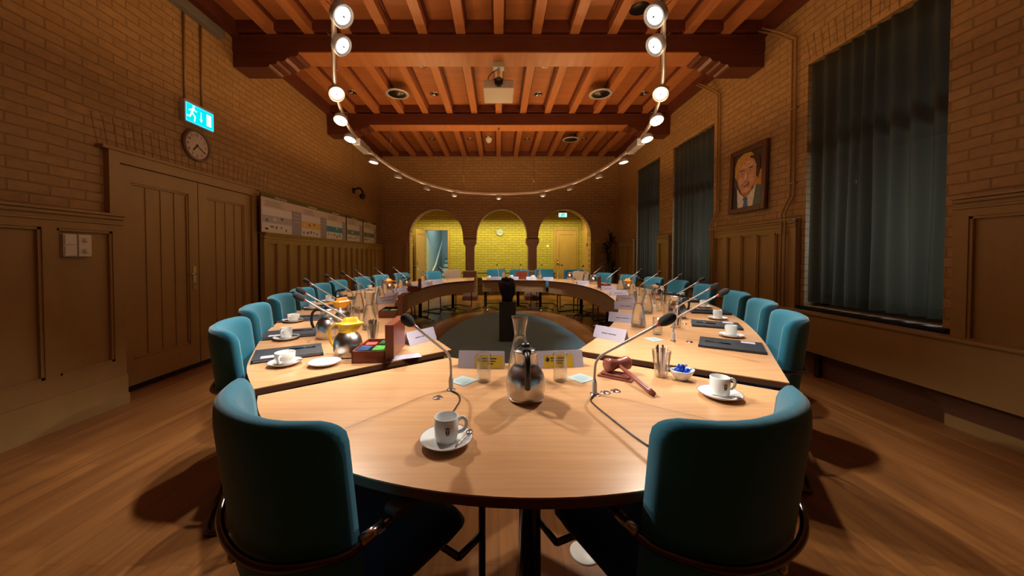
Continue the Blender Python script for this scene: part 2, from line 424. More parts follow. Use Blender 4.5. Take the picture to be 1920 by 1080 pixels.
# arched end wall
ARCH = [(-2.60, -1.04), (-0.65, 0.83), (1.15, 2.69)]; SPR, RISE = 1.88, 0.77
def bottom(x):
    for a, b in ARCH:
        if a < x < b:
            c, r = (a+b)/2, (b-a)/2; return SPR+RISE*math.sqrt(max(0, 1-((x-c)/r)**2))
    if ARCH[0][1] <= x <= ARCH[1][0] or ARCH[1][1] <= x <= ARCH[2][0]: return 1.78
    return 0.0
xs = {-3.82, 3.82}
for a, b in ARCH:
    for i in range(33): xs.add(round((a+b)/2-(b-a)/2*math.cos(PI*i/32), 5))
xs = sorted(xs); g = G(); Y0, Y1 = YB, YB+0.36
for a, b in zip(xs, xs[1:]):
    e = 1e-4; za, zb = bottom(a+e), bottom(b-e)
    P = [(a, Y0, za), (b, Y0, zb), (b, Y0, ZC), (a, Y0, ZC)]; Q = [(p[0], Y1, p[2]) for p in P]
    g.flatpoly(P); g.flatpoly(Q[::-1]); g.flatpoly([P[0], Q[0], Q[1], P[1]])
for a, b in ARCH:
    for x in (a, b):
        lo, hi = (0, SPR) if x in (ARCH[0][0], ARCH[2][1]) else (1.78, SPR)
        g.flatpoly([(x, Y0, lo), (x, Y1, lo), (x, Y1, hi), (x, Y0, hi)])
ST(g, 'wall_back', 'brick_end')
# smooth arch mouldings
for k, (a, b) in enumerate(ARCH):
    c, r = (a+b)/2, (b-a)/2
    g = G(); CS = [(-0.006, Y0+0.02), (-0.006, Y0-0.02), (0.04, Y0-0.02), (0.04, Y0+0.02)]
    g.grid(33, 4, lambda u, v: (c-(r+CS[round(v*4)][0])*math.cos(PI*u), CS[round(v*4)][1], SPR+(RISE+CS[round(v*4)][0])*math.sin(PI*u)), False, cv=True)
    ST(g, 'trim_%d' % (5+k), 'plain_paint')
# columns between the arches
def column(xc, side):
    t = thing('arch_column', 'plain brown column between the left and middle arches' if side < 0 else 'plain brown column between the middle and right arches', 'column', (xc, YB+0.18, 0))
    g = G(); g.bbox((-0.13, -0.15, 0.86), (0.13, 0.15, 1.56), 0.02); g.build('shaft', 'stone', t)
    g = G(); n = 12
    prof = [(0.13, 0.15, 1.55), (0.135, 0.155, 1.57), (0.165, 0.17, 1.63), (0.19, 0.18, 1.68), (0.19, 0.18, 1.80)]
    R = [[g.bm.verts.new(p) for p in ((-a, -b, z), (a, -b, z), (a, b, z), (-a, b, z))] for a, b, z in prof]
    for A, B in zip(R, R[1:]):
        for i in range(4): g._f([A[i], A[(i+1) % 4], B[(i+1) % 4], B[i]])
    g._f(R[0][::-1]); g._f(R[-1]); g.build('capital', 'stone', t)
    g = G(); g.bbox((-0.2, -0.26, 0.09), (0.2, 0.26, 0.86), 0.05, None, 4); g.build('plinth', 'stone', t)
    g = G(); g.bbox((-0.22, -0.28, 0.0), (0.22, 0.28, 0.10), 0.01); g.build('base', 'darkwood', t)
column(-0.845, -1); column(0.99, 1)
# corridor behind the arches
DLa, DLb = -2.47, -1.72; DRa, DRb = 1.93, 2.62; DH = 2.16
g = G(); g.box((-3.6, YC, 0), (DLa, YC+0.14, ZC)); g.box((DLa, YC, DH), (DLb, YC+0.14, ZC)); g.box((DLb, YC, 0), (3.6, YC+0.14, ZC)); ST(g, 'wall_corridor', 'brick_yellow')
g = G(); g.box((-3.2, YB+0.36, 0), (-2.9, YC, ZC)); ST(g, 'wall_corridor_left', 'brick_side')
g = G(); g.box((2.80, YB+0.36, 0), (3.1, YC, ZC)); ST(g, 'wall_corridor_right', 'brick_side')
g = G(); g.box((-2.9, YB+0.36, 2.85), (2.8, YC, 2.95)); ST(g, 'ceiling_corridor', 'ceil')
g = G(); g.box((-2.89, YB+0.362, 2.755), (2.79, YB+0.535, 2.775)); g.box((-2.89, YB+0.535, 2.706), (2.79, YB+0.55, 2.775)); ST(g, 'trim_66', 'door')  # added light hood; its lip cuts the corridor wash off high on the wall
# stairwell beyond the left doorway
g = G(); g.box((-2.95, 11.9, 0), (-2.50, 15.5, 3.4)); g.box((-3.6, 15.3, 0), (0, 15.5, 3.4)); g.box((-1.45, 11.9, 0), (-1.3, 15.5, 3.4)); ST(g, 'wall_stairwell', 'coolwall')
g = G(); g.box((-3.6, 11.89, 3.4), (0, 15.5, 3.5)); ST(g, 'ceiling_stairwell', 'coolwall')
g = G(); g.box((-3.6, 11.85, -0.1), (0, 15.5, 0.0)); ST(g, 'floor_stairwell', 'stone')
t = thing('staircase', 'flight of grey stairs seen through the open doorway', 'stairs', (-1.85, 12.7, 0))
g = G()
for i in range(7): g.box((-0.36, i*0.26, i*0.17), (0.38, 2.5, i*0.17+0.165))
g.build('steps', 'coolwall', t)
g = G()
for i in range(7): g.box((-0.36, i*0.26-0.01, i*0.17+0.135), (0.38, i*0.26+0.03, i*0.17+0.17))
g.build('tread_edge', 'teald', t)
g = G(); g.tube([(-0.50, -0.4, 0.75), (-0.50, 0.2, 0.95), (-0.50, 1.9, 2.0)], 0.03); g.build('handrail', 'porcelain', t)
g = G(); g.box((-1.72, 15.2, 1.2), (-1.46, 15.29, 3.0)); tag(g.build('dark_doorway_panel', 'teald'), 'dark panel at the head of the grey stairs', 'panel')

# joists, beams, corbels
JX = [i*0.49 for i in range(-6, 7)]
for i, x in enumerate(JX):
    g = G(); g.box((x-0.06, YF+0.01, JB), (x+0.06, YB-0.01, ZC)); ST(g, 'trim_%d' % (20+i), 'joist')
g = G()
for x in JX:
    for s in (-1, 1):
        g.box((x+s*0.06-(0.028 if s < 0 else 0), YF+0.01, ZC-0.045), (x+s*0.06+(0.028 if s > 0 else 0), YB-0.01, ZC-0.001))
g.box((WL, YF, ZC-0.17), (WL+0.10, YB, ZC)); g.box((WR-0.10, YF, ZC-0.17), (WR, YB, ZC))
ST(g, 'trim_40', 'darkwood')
BY = [(4.57, 4.89), (7.06, 7.38)]
g = G()
for (a, b) in BY:
    for y0, y1 in ((a-0.07, a), (b, b+0.07)): g.box((WL+0.1, y0, JB+0.02), (WR-0.1, y1, ZC))
    for y0, y1 in ((a-0.025, a), (b, b+0.025)): g.box((WL, y0, JB-0.03), (WR, y1, JB-0.005))
g.box((WL+0.1, YB-0.07, JB+0.02), (WR-0.1, YB, ZC)); ST(g, 'trim_41', 'darkwood')
for k, (a, b) in enumerate(BY):
    t = thing('ceiling_beam', ['nearer heavy red-brown crossbeam under the ceiling, carrying the projector', 'farther heavy red-brown crossbeam under the ceiling'][k], 'beam', (0, a, 0))
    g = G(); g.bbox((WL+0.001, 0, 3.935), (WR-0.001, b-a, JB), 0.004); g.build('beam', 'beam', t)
    g = G(); g.bbox((-2.61, -0.004, 3.918), (2.61, b-a+0.004, 3.9345), 0.004); g.build('lit_underside', 'joist', t)  # paler strip puts the light from below into the underside colour
    for s in (-1, 1):
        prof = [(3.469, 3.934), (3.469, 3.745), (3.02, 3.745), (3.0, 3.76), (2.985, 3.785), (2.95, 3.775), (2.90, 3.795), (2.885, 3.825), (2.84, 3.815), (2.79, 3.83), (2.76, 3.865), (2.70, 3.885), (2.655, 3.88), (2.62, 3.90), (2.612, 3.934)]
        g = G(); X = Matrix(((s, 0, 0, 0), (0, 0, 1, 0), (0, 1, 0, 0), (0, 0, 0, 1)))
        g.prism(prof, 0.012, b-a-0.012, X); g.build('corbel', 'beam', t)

# ------------------------------------------------------------------ wainscot
def wains(name, side, x, y0, y1, z0, z1, panels, caps=True, base=True):
    """panelling on a side wall; x = front plane of stiles, side = +1 when room lies towards +x"""
    g = G(); s = side; d = 0.03
    def bx(ya, yb, za, zb, t0, t1, bev=0.0):
        xa, xb = x-s*t0, x-s*t1
        lo, hi = (min(xa, xb), ya, za), (max(xa, xb), yb, zb)
        if bev: g.bbox(lo, hi, bev, None, 1)
        else: g.box(lo, hi)
    bx(y0, y1, z0, z1, d, d+0.03)
    n = panels; st = 0.085; w = (y1-y0-st)/n
    bx(y0, y1, z1-0.13, z1, 0, d); bx(y0, y1, z0+0.161, z0+0.30, 0, d)
    for i in range(n+1): bx(y0+i*w, y0+i*w+st, z0+0.30, z1-0.13, 0, d)
    for i in range(n):                                    # bead round every panel
        a, b, c, e = y0+i*w+st, y0+(i+1)*w, z0+0.30, z1-0.13
        for q in ((a, a+0.018, c, e), (b-0.018, b, c, e), (a, b, c, c+0.018), (a, b, e-0.018, e)): bx(*q, 0.008, d, 0)
    if caps:
        bx(y0-0.0, y1+0.0, z1, z1+0.018, -0.035, 0.12); bx(y0, y1, z1-0.03, z1, -0.02, d, 0.006); bx(y0, y1, z1-0.075, z1-0.055, -0.012, d, 0.004)
    if base:
        bx(y0, y1, 0.0, 0.085, -0.025, 0.10); bx(y0, y1, z0+0.0, z0+0.16, -0.012, d, 0)
    ST(g, name, 'wains')
wains('trim_50', 1, -3.24, 0.2, 3.0, 0.085, 1.61, 6)
wains('trim_51', 1, -3.33, 4.93, YB-0.02, 0.085, 1.60, 17)
wains('trim_52', -1, 3.40, 3.98, 5.56, 0.1, 1.69, 5)
wains('trim_53', -1, 3.40, 6.98, 7.46, 0.1, 1.69, 1)
wains('trim_54', -1, 3.40, 0.2, 2.60, 0.1, 1.69, 4)
wains('trim_55', -1, 3.40, 8.76, YB-0.02, 0.1, 1.69, 3)
# front of the end wall either side of the arches
def wains_end(name, x0, x1, z1, n):
    g = G(); y = YB-0.05
    g.box((x0, y+0.03, 0), (x1, YB-0.001, z1)); st = 0.09; w = (x1-x0-st)/n
    g.box((x0, y, z1-0.13), (x1, y+0.03, z1)); g.box((x0, y, 0.0), (x1, y+0.03, 0.32))
    for i in range(n+1): g.box((x0+i*w, y, 0.32), (x0+i*w+st, y+0.03, z1-0.13))
    g.box((x0, y-0.02, z1), (x1, YB-0.001, z1+0.03)); ST(g, name, 'wains')
wains_end('trim_56', WL+0.16, -2.66, 1.64, 2); wains_end('trim_57', 2.75, WR-0.1, 1.64, 2)
# plinths, radiator casing under the right-hand windows
g = G(); g.box((3.385, 0.2, 0), (WR, YB-0.02, 0.29)); ST(g, 'shaded_baseboard_right', 'edge')  # dark colour stands for the shade under the casing
t = thing('radiator_casing', 'long plain brown radiator casing under the windows of the right wall', 'radiator cover', (3.30, 0, 0))
g = G(); g.box((0.0, 0.2, 0.26), (0.10, 5.2, 0.655)); g.build('panel', 'wains', t)
g = G(); g.bbox((-0.02, 0.2, 0.655), (0.10, 5.2, 0.68), 0.006); g.build('ledge', 'wains', t)
for yy in (0.5, 2.0, 3.6, 5.0):
    g = G(); g.box((0.04, yy, 0.0), (0.08, yy+0.05, 0.26)); g.build('bracket', 'darkchrome', t)

# ------------------------------------------------------------------ double door on the left
XD = -3.45
g = G()
g.box((WL-0.06, DY0-0.0, 0), (XD+0.03, DY0+0.09, DZ)); g.box((WL-0.06, DY1-0.09, 0), (XD+0.03, DY1, DZ)); g.box((WL-0.06, DY0+0.0901, DZ-0.10), (XD+0.03, DY1-0.0901, DZ))
g.box((WL-0.12, DY0, 0), (WL-0.10, DY1, DZ)); g.bbox((WL, DY0-0.06, DZ-0.005), (XD+0.05, DY1+0.06, DZ+0.025), 0.006)
ST(g, 'trim_60', 'door')
def leaf(name, y0, y1, z1=DZ-0.105, z0=0.055):
    g = G(); t = 0.045
    g.box((XD-t, y0, z0), (XD-0.022, y1, z1))
    g.box((XD-0.022, y0, z0), (XD, y0+0.115, z1)); g.box((XD-0.022, y1-0.115, z0), (XD, y1, z1))
    g.box((XD-0.022, y0+0.115, z1-0.15), (XD, y1-0.115, z1)); g.box((XD-0.022, y0+0.115, z0), (XD, y1-0.115, z0+0.24))
    w = (y1-y0-0.23)/4
    for i in range(1, 4): g.box((XD-0.022, y0+0.115+i*w-0.006, z0+0.24), (XD-0.014, y0+0.115+i*w+0.006, z1-0.15))
    for q in ((y0+0.115, y0+0.133, z0+0.24, z1-0.15), (y1-0.133, y1-0.115, z0+0.24, z1-0.15), (y0+0.115, y1-0.115, z1-0.168, z1-0.15), (y0+0.115, y1-0.115, z0+0.24, z0+0.258)):
        g.bbox((XD-0.022, q[0], q[2]), (XD-0.008, q[1], q[3]), 0.003, None, 1)
    o = g.build(name, 'door'); o['kind'] = 'structure'; return o
d1 = leaf('door_1', DY0+0.093, 3.985); d2 = leaf('door_2', 3.995, DY1-0.093)
g = G()
X = Matrix.Translation((XD+0.001, 3.925, 1.04)) @ Matrix(((0, 0, 1, 0), (1, 0, 0, 0), (0, 1, 0, 0), (0, 0, 0, 1)))
pl = [(0.021*math.cos(a), 0.105+0.021*math.sin(a)) for a in [PI*i/8 for i in range(9)]]+[(0.021*math.cos(a), -0.13+0.021*math.sin(a)) for a in [PI+PI*i/8 for i in range(9)]]
g.prism(pl, 0, 0.006, X); h = g.build('door_handle', 'brass', d1); h['label'] = 'long brass plate of the door handle'
g = G(); g.tube([(XD+0.006, 3.925, 1.08), (XD+0.05, 3.925, 1.08), (XD+0.055, 3.90, 1.08), (XD+0.055, 3.82, 1.08)], 0.009, 10); g.build('lever', 'chrome', h)
g = G(); g.box((XD+0.0071, 3.921, 0.945), (XD+0.0085, 3.929, 0.975)); g.build('keyhole', 'black', h)
g = G(); g.box((XD-0.045, DY0+0.09, 0.0), (XD-0.01, DY1-0.09, 0.05)); ST(g, 'trim_61', 'black')

# ------------------------------------------------------------------ windows and curtains
CURT = []
for k, (a, b) in enumerate(WIN):
    xw = WR+0.24
    g = G(); g.box((xw-0.03, a, WZ0-0.02), (xw+0.03, a+0.07, WZ1)); g.box((xw-0.03, b-0.07, WZ0-0.02), (xw+0.03, b, WZ1))
    g.box((xw-0.03, a, WZ0-0.02), (xw+0.03, b, WZ0+0.10)); g.box((xw-0.03, a, WZ1-0.07), (xw+0.03, b, WZ1))
    g.box((xw-0.03, a, 2.28), (xw+0.03, b, 2.36)); g.box((xw-0.02, (a+b)/2-0.025, WZ0), (xw+0.02, (a+b)/2+0.025, 2.28)); g.box((xw-0.02, a, 3.05), (xw+0.02, b, 3.08))
    w = ST(g, 'window_%d' % (k+1), 'frame')
    g = G(); g.box((xw+0.031, a, WZ0), (xw+0.036, b, WZ1)); g.build('pane', 'glass', w)
    g = G(); g.box((WR-0.05, a-0.05, WZ0-0.045), (WR+0.21, b+0.05, WZ0-0.021)); g.build('sill', 'windowdark', w)
    g = G(); nf = 9; n = nf*12
    ph = random.random()*6
    def cf(u, v, a=a, b=b, ph=ph):
        y = a+0.035+(b-a-0.07)*u; z = WZ0+0.03+(WZ1-WZ0-0.04)*v
        amp = 0.030+0.018*(1-v)
        f = math.sin(u*nf*2*PI+0.9*math.sin(3.1*u*PI+ph)+0.5*math.sin(2*v+u*9))
        if v > 0.97: z += 0.022*max(0, f)
        return (WR+0.055+amp*f+0.012*math.sin(u*5+ph), y+0.006*math.sin(v*7+u*20), z)
    g.grid(n, 16, cf)
    c = tag(g.build('window_curtain', 'curtain'), ['grey-green sheer curtain in the large window nearest the camera', 'grey-green sheer curtain of the middle window, left of the portrait', 'grey-green sheer curtain of the farthest window beside the corner plant'][k], 'curtain', 'curtains of the right wall')
    md = c.modifiers.new('Solidify', 'SOLIDIFY'); md.thickness = 0.002

# corridor doors
def corridor_door(name, a, b):
    g = G(); y = YC
    g.box((a-0.07, y-0.03, 0), (a, y-0.001, DH+0.07)); g.box((b, y-0.03, 0), (b+0.07, y-0.001, DH+0.07)); g.box((a+0.0001, y-0.03, DH), (b-0.0001, y-0.001, DH+0.07)); return g
ST(corridor_door('t', DRa, DRb), 'trim_62', 'door'); ST(corridor_door('t', DLa, DLb), 'trim_63', 'door')
g = G(); y = YC-0.025; a, b = DRa+0.004, DRb-0.004
g.box((a, y, 0.01), (b, YC-0.002, DH-0.01))
for q in ((a, a+0.10, 0.01, DH-0.01), (b-0.10, b, 0.01, DH-0.01), (a+0.1, b-0.1, DH-0.15, DH-0.01), (a+0.1, b-0.1, 0.01, 0.25)): g.box((q[0], y-0.015, q[2]), (q[1], y, q[3]))
d3 = ST(g, 'door_3', 'door')
g = G(); g.box((a+0.03, y-0.022, 0.98), (a+0.065, y-0.015, 1.16)); g.tube([(a+0.047, y-0.02, 1.08), (a+0.047, y-0.06, 1.08), (a+0.14, y-0.06, 1.08)], 0.010); g.build('door_handle', 'brass', d3)
Xl = Matrix.Translation((DLa, YC-0.04, 0)) @ Matrix.Rotation(math.radians(-100), 4, 'Z')
g = G(); g.box((0, -0.04, 0.01), (0.80, 0, DH-0.01), Xl)
for q in ((0, 0.1, 0.01, DH-0.01), (0.7, 0.8, 0.01, DH-0.01), (0.1, 0.7, DH-0.16, DH-0.01), (0.1, 0.7, 0.01, 0.25)): 
    g.box((q[0], 0.0, q[2]), (q[1], 0.012, q[3]), Xl); g.box((q[0], -0.052, q[2]), (q[1], -0.04, q[3]), Xl)
d4 = ST(g, 'door_4', 'door')
g = G(); g.box((0.72, 0.013, 0.98), (0.76, 0.02, 1.16), Xl); g.tube([Xl @ Vector(p) for p in ((0.74, 0.02, 1.08), (0.74, 0.07, 1.08), (0.62, 0.07, 1.08))], 0.010); g.build('door_handle', 'brass', d4)
# slender panelled jambs seen inside the outer arches
g = G(); g.box((-2.80, YB+0.37, 0), (-2.68, YB+0.60, 1.62)); g.box((-2.82, YB+0.365, 1.62), (-2.64, YB+0.62, 1.67)); ST(g, 'trim_64', 'door')
g = G(); g.box((2.70, YB+0.37, 0), (2.79, YB+0.60, 1.62)); g.box((2.66, YB+0.365, 1.62), (2.79, YB+0.62, 1.67)); ST(g, 'trim_65', 'door')
g = G(); g.box((2.74, 10.75, 0.05), (2.797, 11.45, 2.12)); ST(g, 'door_5', 'door')
# ------------------------------------------------------------------ table outlines in plan
def V2(l): return [Vector((x, y, 0)) for x, y in l]
LOUT = smooth(V2([(-1.0, 1.40), (-1.207, 1.648), (-1.36, 1.90), (-1.584, 2.31), (-1.745, 2.66), (-1.93, 3.16), (-2.06, 3.65), (-2.2, 4.4), (-2.28, 5.2), (-2.22, 6.1), (-2.0, 7.1), (-1.62, 8.0), (-1.1, 8.65), (-.62, 8.95)]))
LIN = smooth(V2([(-.273, 2.0), (-.448, 2.32), (-.734, 2.80), (-1.03, 3.45), (-1.22, 4.1), (-1.32, 4.7), (-1.35, 5.3), (-1.325, 5.9), (-1.234, 6.6), (-1.08, 7.1), (-.856, 7.5), (-.56, 7.82)]))
ROUT = smooth(V2([(1.243, 1.47), (1.464, 1.83), (1.72, 2.25), (2.0, 2.786), (2.16, 3.176), (2.30, 3.58), (2.42, 4.05), (2.53, 4.8), (2.53, 5.6), (2.4, 6.5), (2.15, 7.3), (1.8, 8.0), (1.28, 8.62)]))
RIN = smooth(V2([(.454, 1.98), (.70, 2.38), (.95, 2.85), (1.156, 3.35), (1.308, 3.80), (1.44, 4.33), (1.55, 5.0), (1.59, 5.57), (1.58, 6.2), (1.50, 6.8), (1.34, 7.3), (1.09, 7.72)]))
FIN = smooth(V2([(-.37, 7.93), (0, 8.0), (.5, 7.98), (.85, 7.88), (1.06, 7.78)]))
FOUT = smooth(V2([(-.45, 9.0), (0.1, 9.08), (.7, 9.0), (1.25, 8.70)]))
NC = Vector((.09, 1.975, 0)); NR = 1.21
def narc(a0, a1, n, R=NR): return [NC+Vector((R*math.cos(a), R*math.sin(a), 0)) for a in [a0+(a1-a0)*i/(n-1) for i in range(n)]]
aL = math.atan2(1.335-1.975, -.934-.09); aR = math.atan2(1.37-1.975, 1.15-.09)
if aL > 0: aL -= 2*PI
NOUT = narc(aL, aR, 41)
NIN = smooth(V2([(-.261, 1.847), (-.1, 1.772), (.09, 1.740), (.28, 1.782), (.442, 1.86)]))
OUT = LOUT+FOUT+ROUT[::-1]+NOUT[::-1]
CT = Vector((.1, 4.9, 0))
def outdir(x, y):
    p = Vector((x, y, 0)); best = None
    for i in range(len(OUT)):
        a, b = OUT[i], OUT[(i+1) % len(OUT)]; d = b-a
        if d.length < 1e-6 or d.length > 0.5: continue
        t = max(0, min(1, (p-a).dot(d)/d.dot(d))); q = a+d*t; l = (p-q).length
        if best is None or l < best[0]: best = (l, q, d.normalized())
    n = Vector((best[2].y, -best[2].x, 0)); 
    ref = best[1]-(NC if best[1].y < 1.45 else CT)
    if n.dot(ref) < 0: n = -n
    return best[1], n
def rzof(d): return math.atan2(-d[0], d[1])               # turns local +Y towards d
TT = 0.028
def star(g, x, y, r=0.30, n=4, rot=0.4):
    for i in range(n):
        a = rot+2*PI*i/n
        g.tube([(x, y, 0.075), (x+r*0.3*math.cos(a), y+r*0.3*math.sin(a), 0.07), (x+r*math.cos(a), y+r*math.sin(a), 0.02)], [0.022, 0.019, 0.012], 8)
        g.lathe([(0, 0), (0.018, 0.0), (0.018, 0.012), (0, 0.014)], 10, (x+r*math.cos(a), y+r*math.sin(a), 0.0))
def table(label, inner, outer, a, b, panel=True, legs=((0.2, 0.5), (0.8, 0.5)), n=17, buttons=(), rot=0.4):
    I = resample(inner, n, a, b); O = resample(outer, n, a, b)
    di = (I[-1]-I[0]).normalized()*0.002
    for P in (I, O): P[0] = P[0]+di; P[-1] = P[-1]-di
    c = (I[n//2]+O[n//2])/2
    t = thing('conference_table', label, 'table', (c.x, c.y, 0), 0, 'tables of the oval ring')
    I = [p-c for p in I]; O = [p-c for p in O]
    g = G(); g.strip(I, O, TZ-0.004, TZ)
    g.build('tabletop', 'top', t)
    g = G(); g.strip([p+(q-p)*0.002 for p, q in zip(I, O)], [q+(p-q)*0.002 for p, q in zip(I, O)], TZ-TT, TZ-0.0041); g.build('edge_band', 'edge', t)
    if panel:
        J = [p+(q-p)*0.035 for p, q in zip(I, O)]; K = [p+(q-p)*0.055 for p, q in zip(I, O)]
        g = G(); g.strip(J, K, 0.46, TZ-TT-0.002); g.build('front_panel', 'panel', t)
    for u, v in legs:
        i = min(n-1, int(u*(n-1))); p = I[i].lerp(O[i], v)
        g = G(); g.lathe([(0.0, 0.05), (0.034, 0.05), (0.034, TZ-TT-0.03), (0.08, TZ-TT-0.02), (0.08, TZ-TT-0.001), (0, TZ-TT-0.001)], 20, (p.x, p.y, 0)); lg = g.build('leg', 'darkchrome', t)
        g = G(); star(g, p.x, p.y, rot=rot+i); g.build('foot', 'chrome', lg)
    for bx, by in buttons:
        q = Vector((bx, by, 0))-c
        g = G(); g.lathe([(0, TZ+0.003), (0.009, TZ+0.003), (0.010, TZ+0.0015), (0.013, TZ+0.0015), (0.017, TZ+0.003), (0.020, TZ+0.0005), (0.020, TZ+0.0001)], 20, (q.x, q.y, 0)); g.build('button', 'chrome', t)
    return t
NB = [T(820, 748)[:2], T(1118, 742)[:2], T(1137, 738)[:2], T(1156, 735)[:2]]
# nearest table: inner and outer curves share the parameter from left to right
table('rounded head table at the near end, closest to the camera', NIN, NOUT, 0, 1, False, ((0.5, 0.56),), 41, NB)
table('left side table nearest the head table', LIN, LOUT, 0.0, 0.085, True, ((0.7, 0.5),), 9)
table('long left side table beside the door wall, second from the near end', LIN, LOUT, 0.085, 0.50, True, ((0.25, 0.5), (0.8, 0.5)), 25)
table('left side table curving towards the left column', LIN, LOUT, 0.50, 0.83, True, ((0.3, 0.5), (0.75, 0.45)), 21)
table('pointed last left side table in front of the left column', LIN, LOUT, 0.83, 1.0, True, ((0.55, 0.5),), 13)
table('far head table in front of the arches', FIN, FOUT, 0, 1, True, ((0.06, 0.25), (0.55, 0.4), (0.92, 0.3)), 21, (), 0.8)
table('right side table nearest the head table', RIN, ROUT, 0.0, 0.095, True, ((0.7, 0.5),), 9, [T(1295, 642)[:2]])
table('long right side table under the large window, second from the near end', RIN, ROUT, 0.095, 0.50, True, ((0.25, 0.5), (0.8, 0.5)), 25, [T(1285, 608)[:2]])
table('right side table curving towards the far end', RIN, ROUT, 0.50, 0.78, True, ((0.3, 0.5), (0.7, 0.5)), 21)
table('last right side table next to the far head table', RIN, ROUT, 0.78, 0.995, True, ((0.35, 0.45),), 15)

# ------------------------------------------------------------------ chairs
def make_chair(fab='teal', nm='conference_chair'):
    def mk():
        t = thing(nm, 'x', 'chair')
        def bp(x, th, z):
            zc = z+0.695
            return (x*(1+0.06*z), -0.25+th+1.1*x*x+13*x**4-(zc-0.46)*0.11, zc)
        g = G(); g.pillow(0.50, 0.47, 0.06, 0.045, bp, 17, 10); g.build('backrest', fab, t)
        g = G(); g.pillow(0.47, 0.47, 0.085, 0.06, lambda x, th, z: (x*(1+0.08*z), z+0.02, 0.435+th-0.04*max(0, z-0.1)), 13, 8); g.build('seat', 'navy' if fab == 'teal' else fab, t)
        wrap = []
        for i in range(-6, 7):
            x = i/6*0.255; wrap.append((x*1.03, -0.312+1.1*x*x+13*x**4, 0.617+0.40*x*x))
        pts = [(-0.275, 0.21, 0.665), (-0.275, 0.0, 0.665), (-0.272, -0.12, 0.655)]+wrap+[(0.272, -0.12, 0.655), (0.275, 0.0, 0.665), (0.275, 0.21, 0.665)]
        g = G(); g.tube(smooth([Vector(p) for p in pts], 3), 0.0095, 8); g.build('back_tube', 'darkchrome', t)
        for s in (-1, 1):
            pts = [(s*0.275, 0.21, 0.665), (s*0.275, 0.245, 0.655), (s*0.272, 0.262, 0.60), (s*0.262, 0.275, 0.20), (s*0.258, 0.27, 0.05), (s*0.256, 0.24, 0.014), (s*0.256, 0.15, 0.013), (s*0.25, -0.20, 0.013), (s*0.245, -0.28, 0.013), (s*0.20, -0.31, 0.013), (0, -0.312, 0.013)]
            g = G(); g.tube(smooth([Vector(p) for p in pts], 3), 0.0115, 8); g.build('leg', 'darkchrome', t)
            g = G(); g.bbox((s*0.275-0.024, -0.09, 0.665), (s*0.275+0.024, 0.20, 0.688), 0.008); a = g.build('armrest', 'pedestal', t)
            g = G(); g.lathe([(0.0, -0.02), (0.013, -0.02), (0.013, 0.035), (0, 0.035)], 12, (s*0.274, -0.13, 0.66), Matrix.Rotation(PI/2, 4, 'X')); g.build('ferrule', 'chrome', a)
        g = G(); g.tube([(-0.265, 0.16, 0.385), (0.265, 0.16, 0.385)], 0.01); g.tube([(-0.268, 0.268, 0.385), (-0.265, 0.16, 0.385)], 0.01); g.tube([(0.268, 0.268, 0.385), (0.265, 0.16, 0.385)], 0.01); g.tube([(-0.2, -0.15, 0.385), (0.2, -0.15, 0.385)], 0.01); g.build('seat_rail', 'darkchrome', t)
        g = G(); g.lathe([(0, 0), (0.012, 0), (0.012, 0.008), (0.006, 0.012), (0, 0.012)], 14, (0, -0.305, 0.592), Matrix.Rotation(PI/2, 4, 'X')); g.build('button', 'brass', t)
        return t
    return mk
TEAL = Kind(make_chair()); CREAM = Kind(make_chair('cream', 'conference_chair'))
def seat_at(kind, px, py, d, label, group, extra=0):
    q, n = outdir(px, py); back = q+n*d; root = back-n*0.30
    return kind.put((root.x, root.y, 0), rzof(-n)+extra, label, group)
GL, GR, GF = 'chairs along the left side tables', 'chairs along the right side tables', 'chairs behind the far head table'
# two big chairs at the head table
def chair_back(bx, by, fx, fy, label):
    f = Vector((fx, fy, 0)).normalized(); r = Vector((bx, by, 0))+f*0.27
    TEAL.put((r.x, r.y, 0), rzof(f), label, 'chairs at the near head table')
chair_back(-.58, .80, .57, .82, 'dark-backed teal chair at the near head table, nearest the camera on the left')
chair_back(.60, .775, -.42, .907, 'dark-backed teal chair at the near head table, nearest the camera on the right')
ORD = ['nearest', 'second nearest', 'third nearest', 'fourth nearest', 'fifth nearest', 'sixth nearest', 'seventh nearest', 'eighth nearest', 'ninth nearest']
for i, (x, y) in enumerate([(-1.46, 1.74), (-1.74, 2.38), (-2.0, 3.05), (-2.14, 3.68), (-2.25, 4.34), (-2.36, 4.98), (-2.3, 5.75), (-2.2, 6.4), (-2.0, 7.15)]):
    seat_at(TEAL, x, y, [0.14, 0.12, 0.10, 0.10, 0.12, 0.12, 0.1, 0.1, 0.12][i], 'teal chair with its back to the door wall, %s to the camera' % ORD[i], GL)
seat_at(TEAL, -1.55, 8.1, 0.08, 'teal chair by the open door in the left arch', GL)
seat_at(CREAM, -1.05, 8.68, 0.30, 'tan chair against the left column, behind the pointed table', GF)
for i, (x, y) in enumerate([(1.76, 2.05), (2.06, 2.66), (2.30, 3.30), (2.50, 4.2), (2.65, 4.95), (2.68, 5.7), (2.5, 6.45), (2.25, 7.2)]):
    seat_at(TEAL, x, y, [0.17, 0.15, 0.14, 0.14, 0.12, 0.12, 0.10, 0.10][i], 'teal chair with its back to the window wall, %s to the camera' % ORD[i], GR)
seat_at(CREAM, 1.95, 7.95, 0.12, 'tan chair on the right side, in front of the corner plant', GR)
for (x, lab) in ((-0.06, 'bright teal chair behind the far head table, seen in the middle arch on the left'), (0.55, 'teal chair behind the far head table, beside the wooden box'), (1.22, 'bright teal chair behind the far head table, in front of the right column')):
    TEAL.put((x, 9.02, 0), PI+0.03*x, lab, GF)
TEAL.put((1.86, 8.72, 0), PI-0.35, 'dull teal chair in front of the closed yellow-lit door', GF)

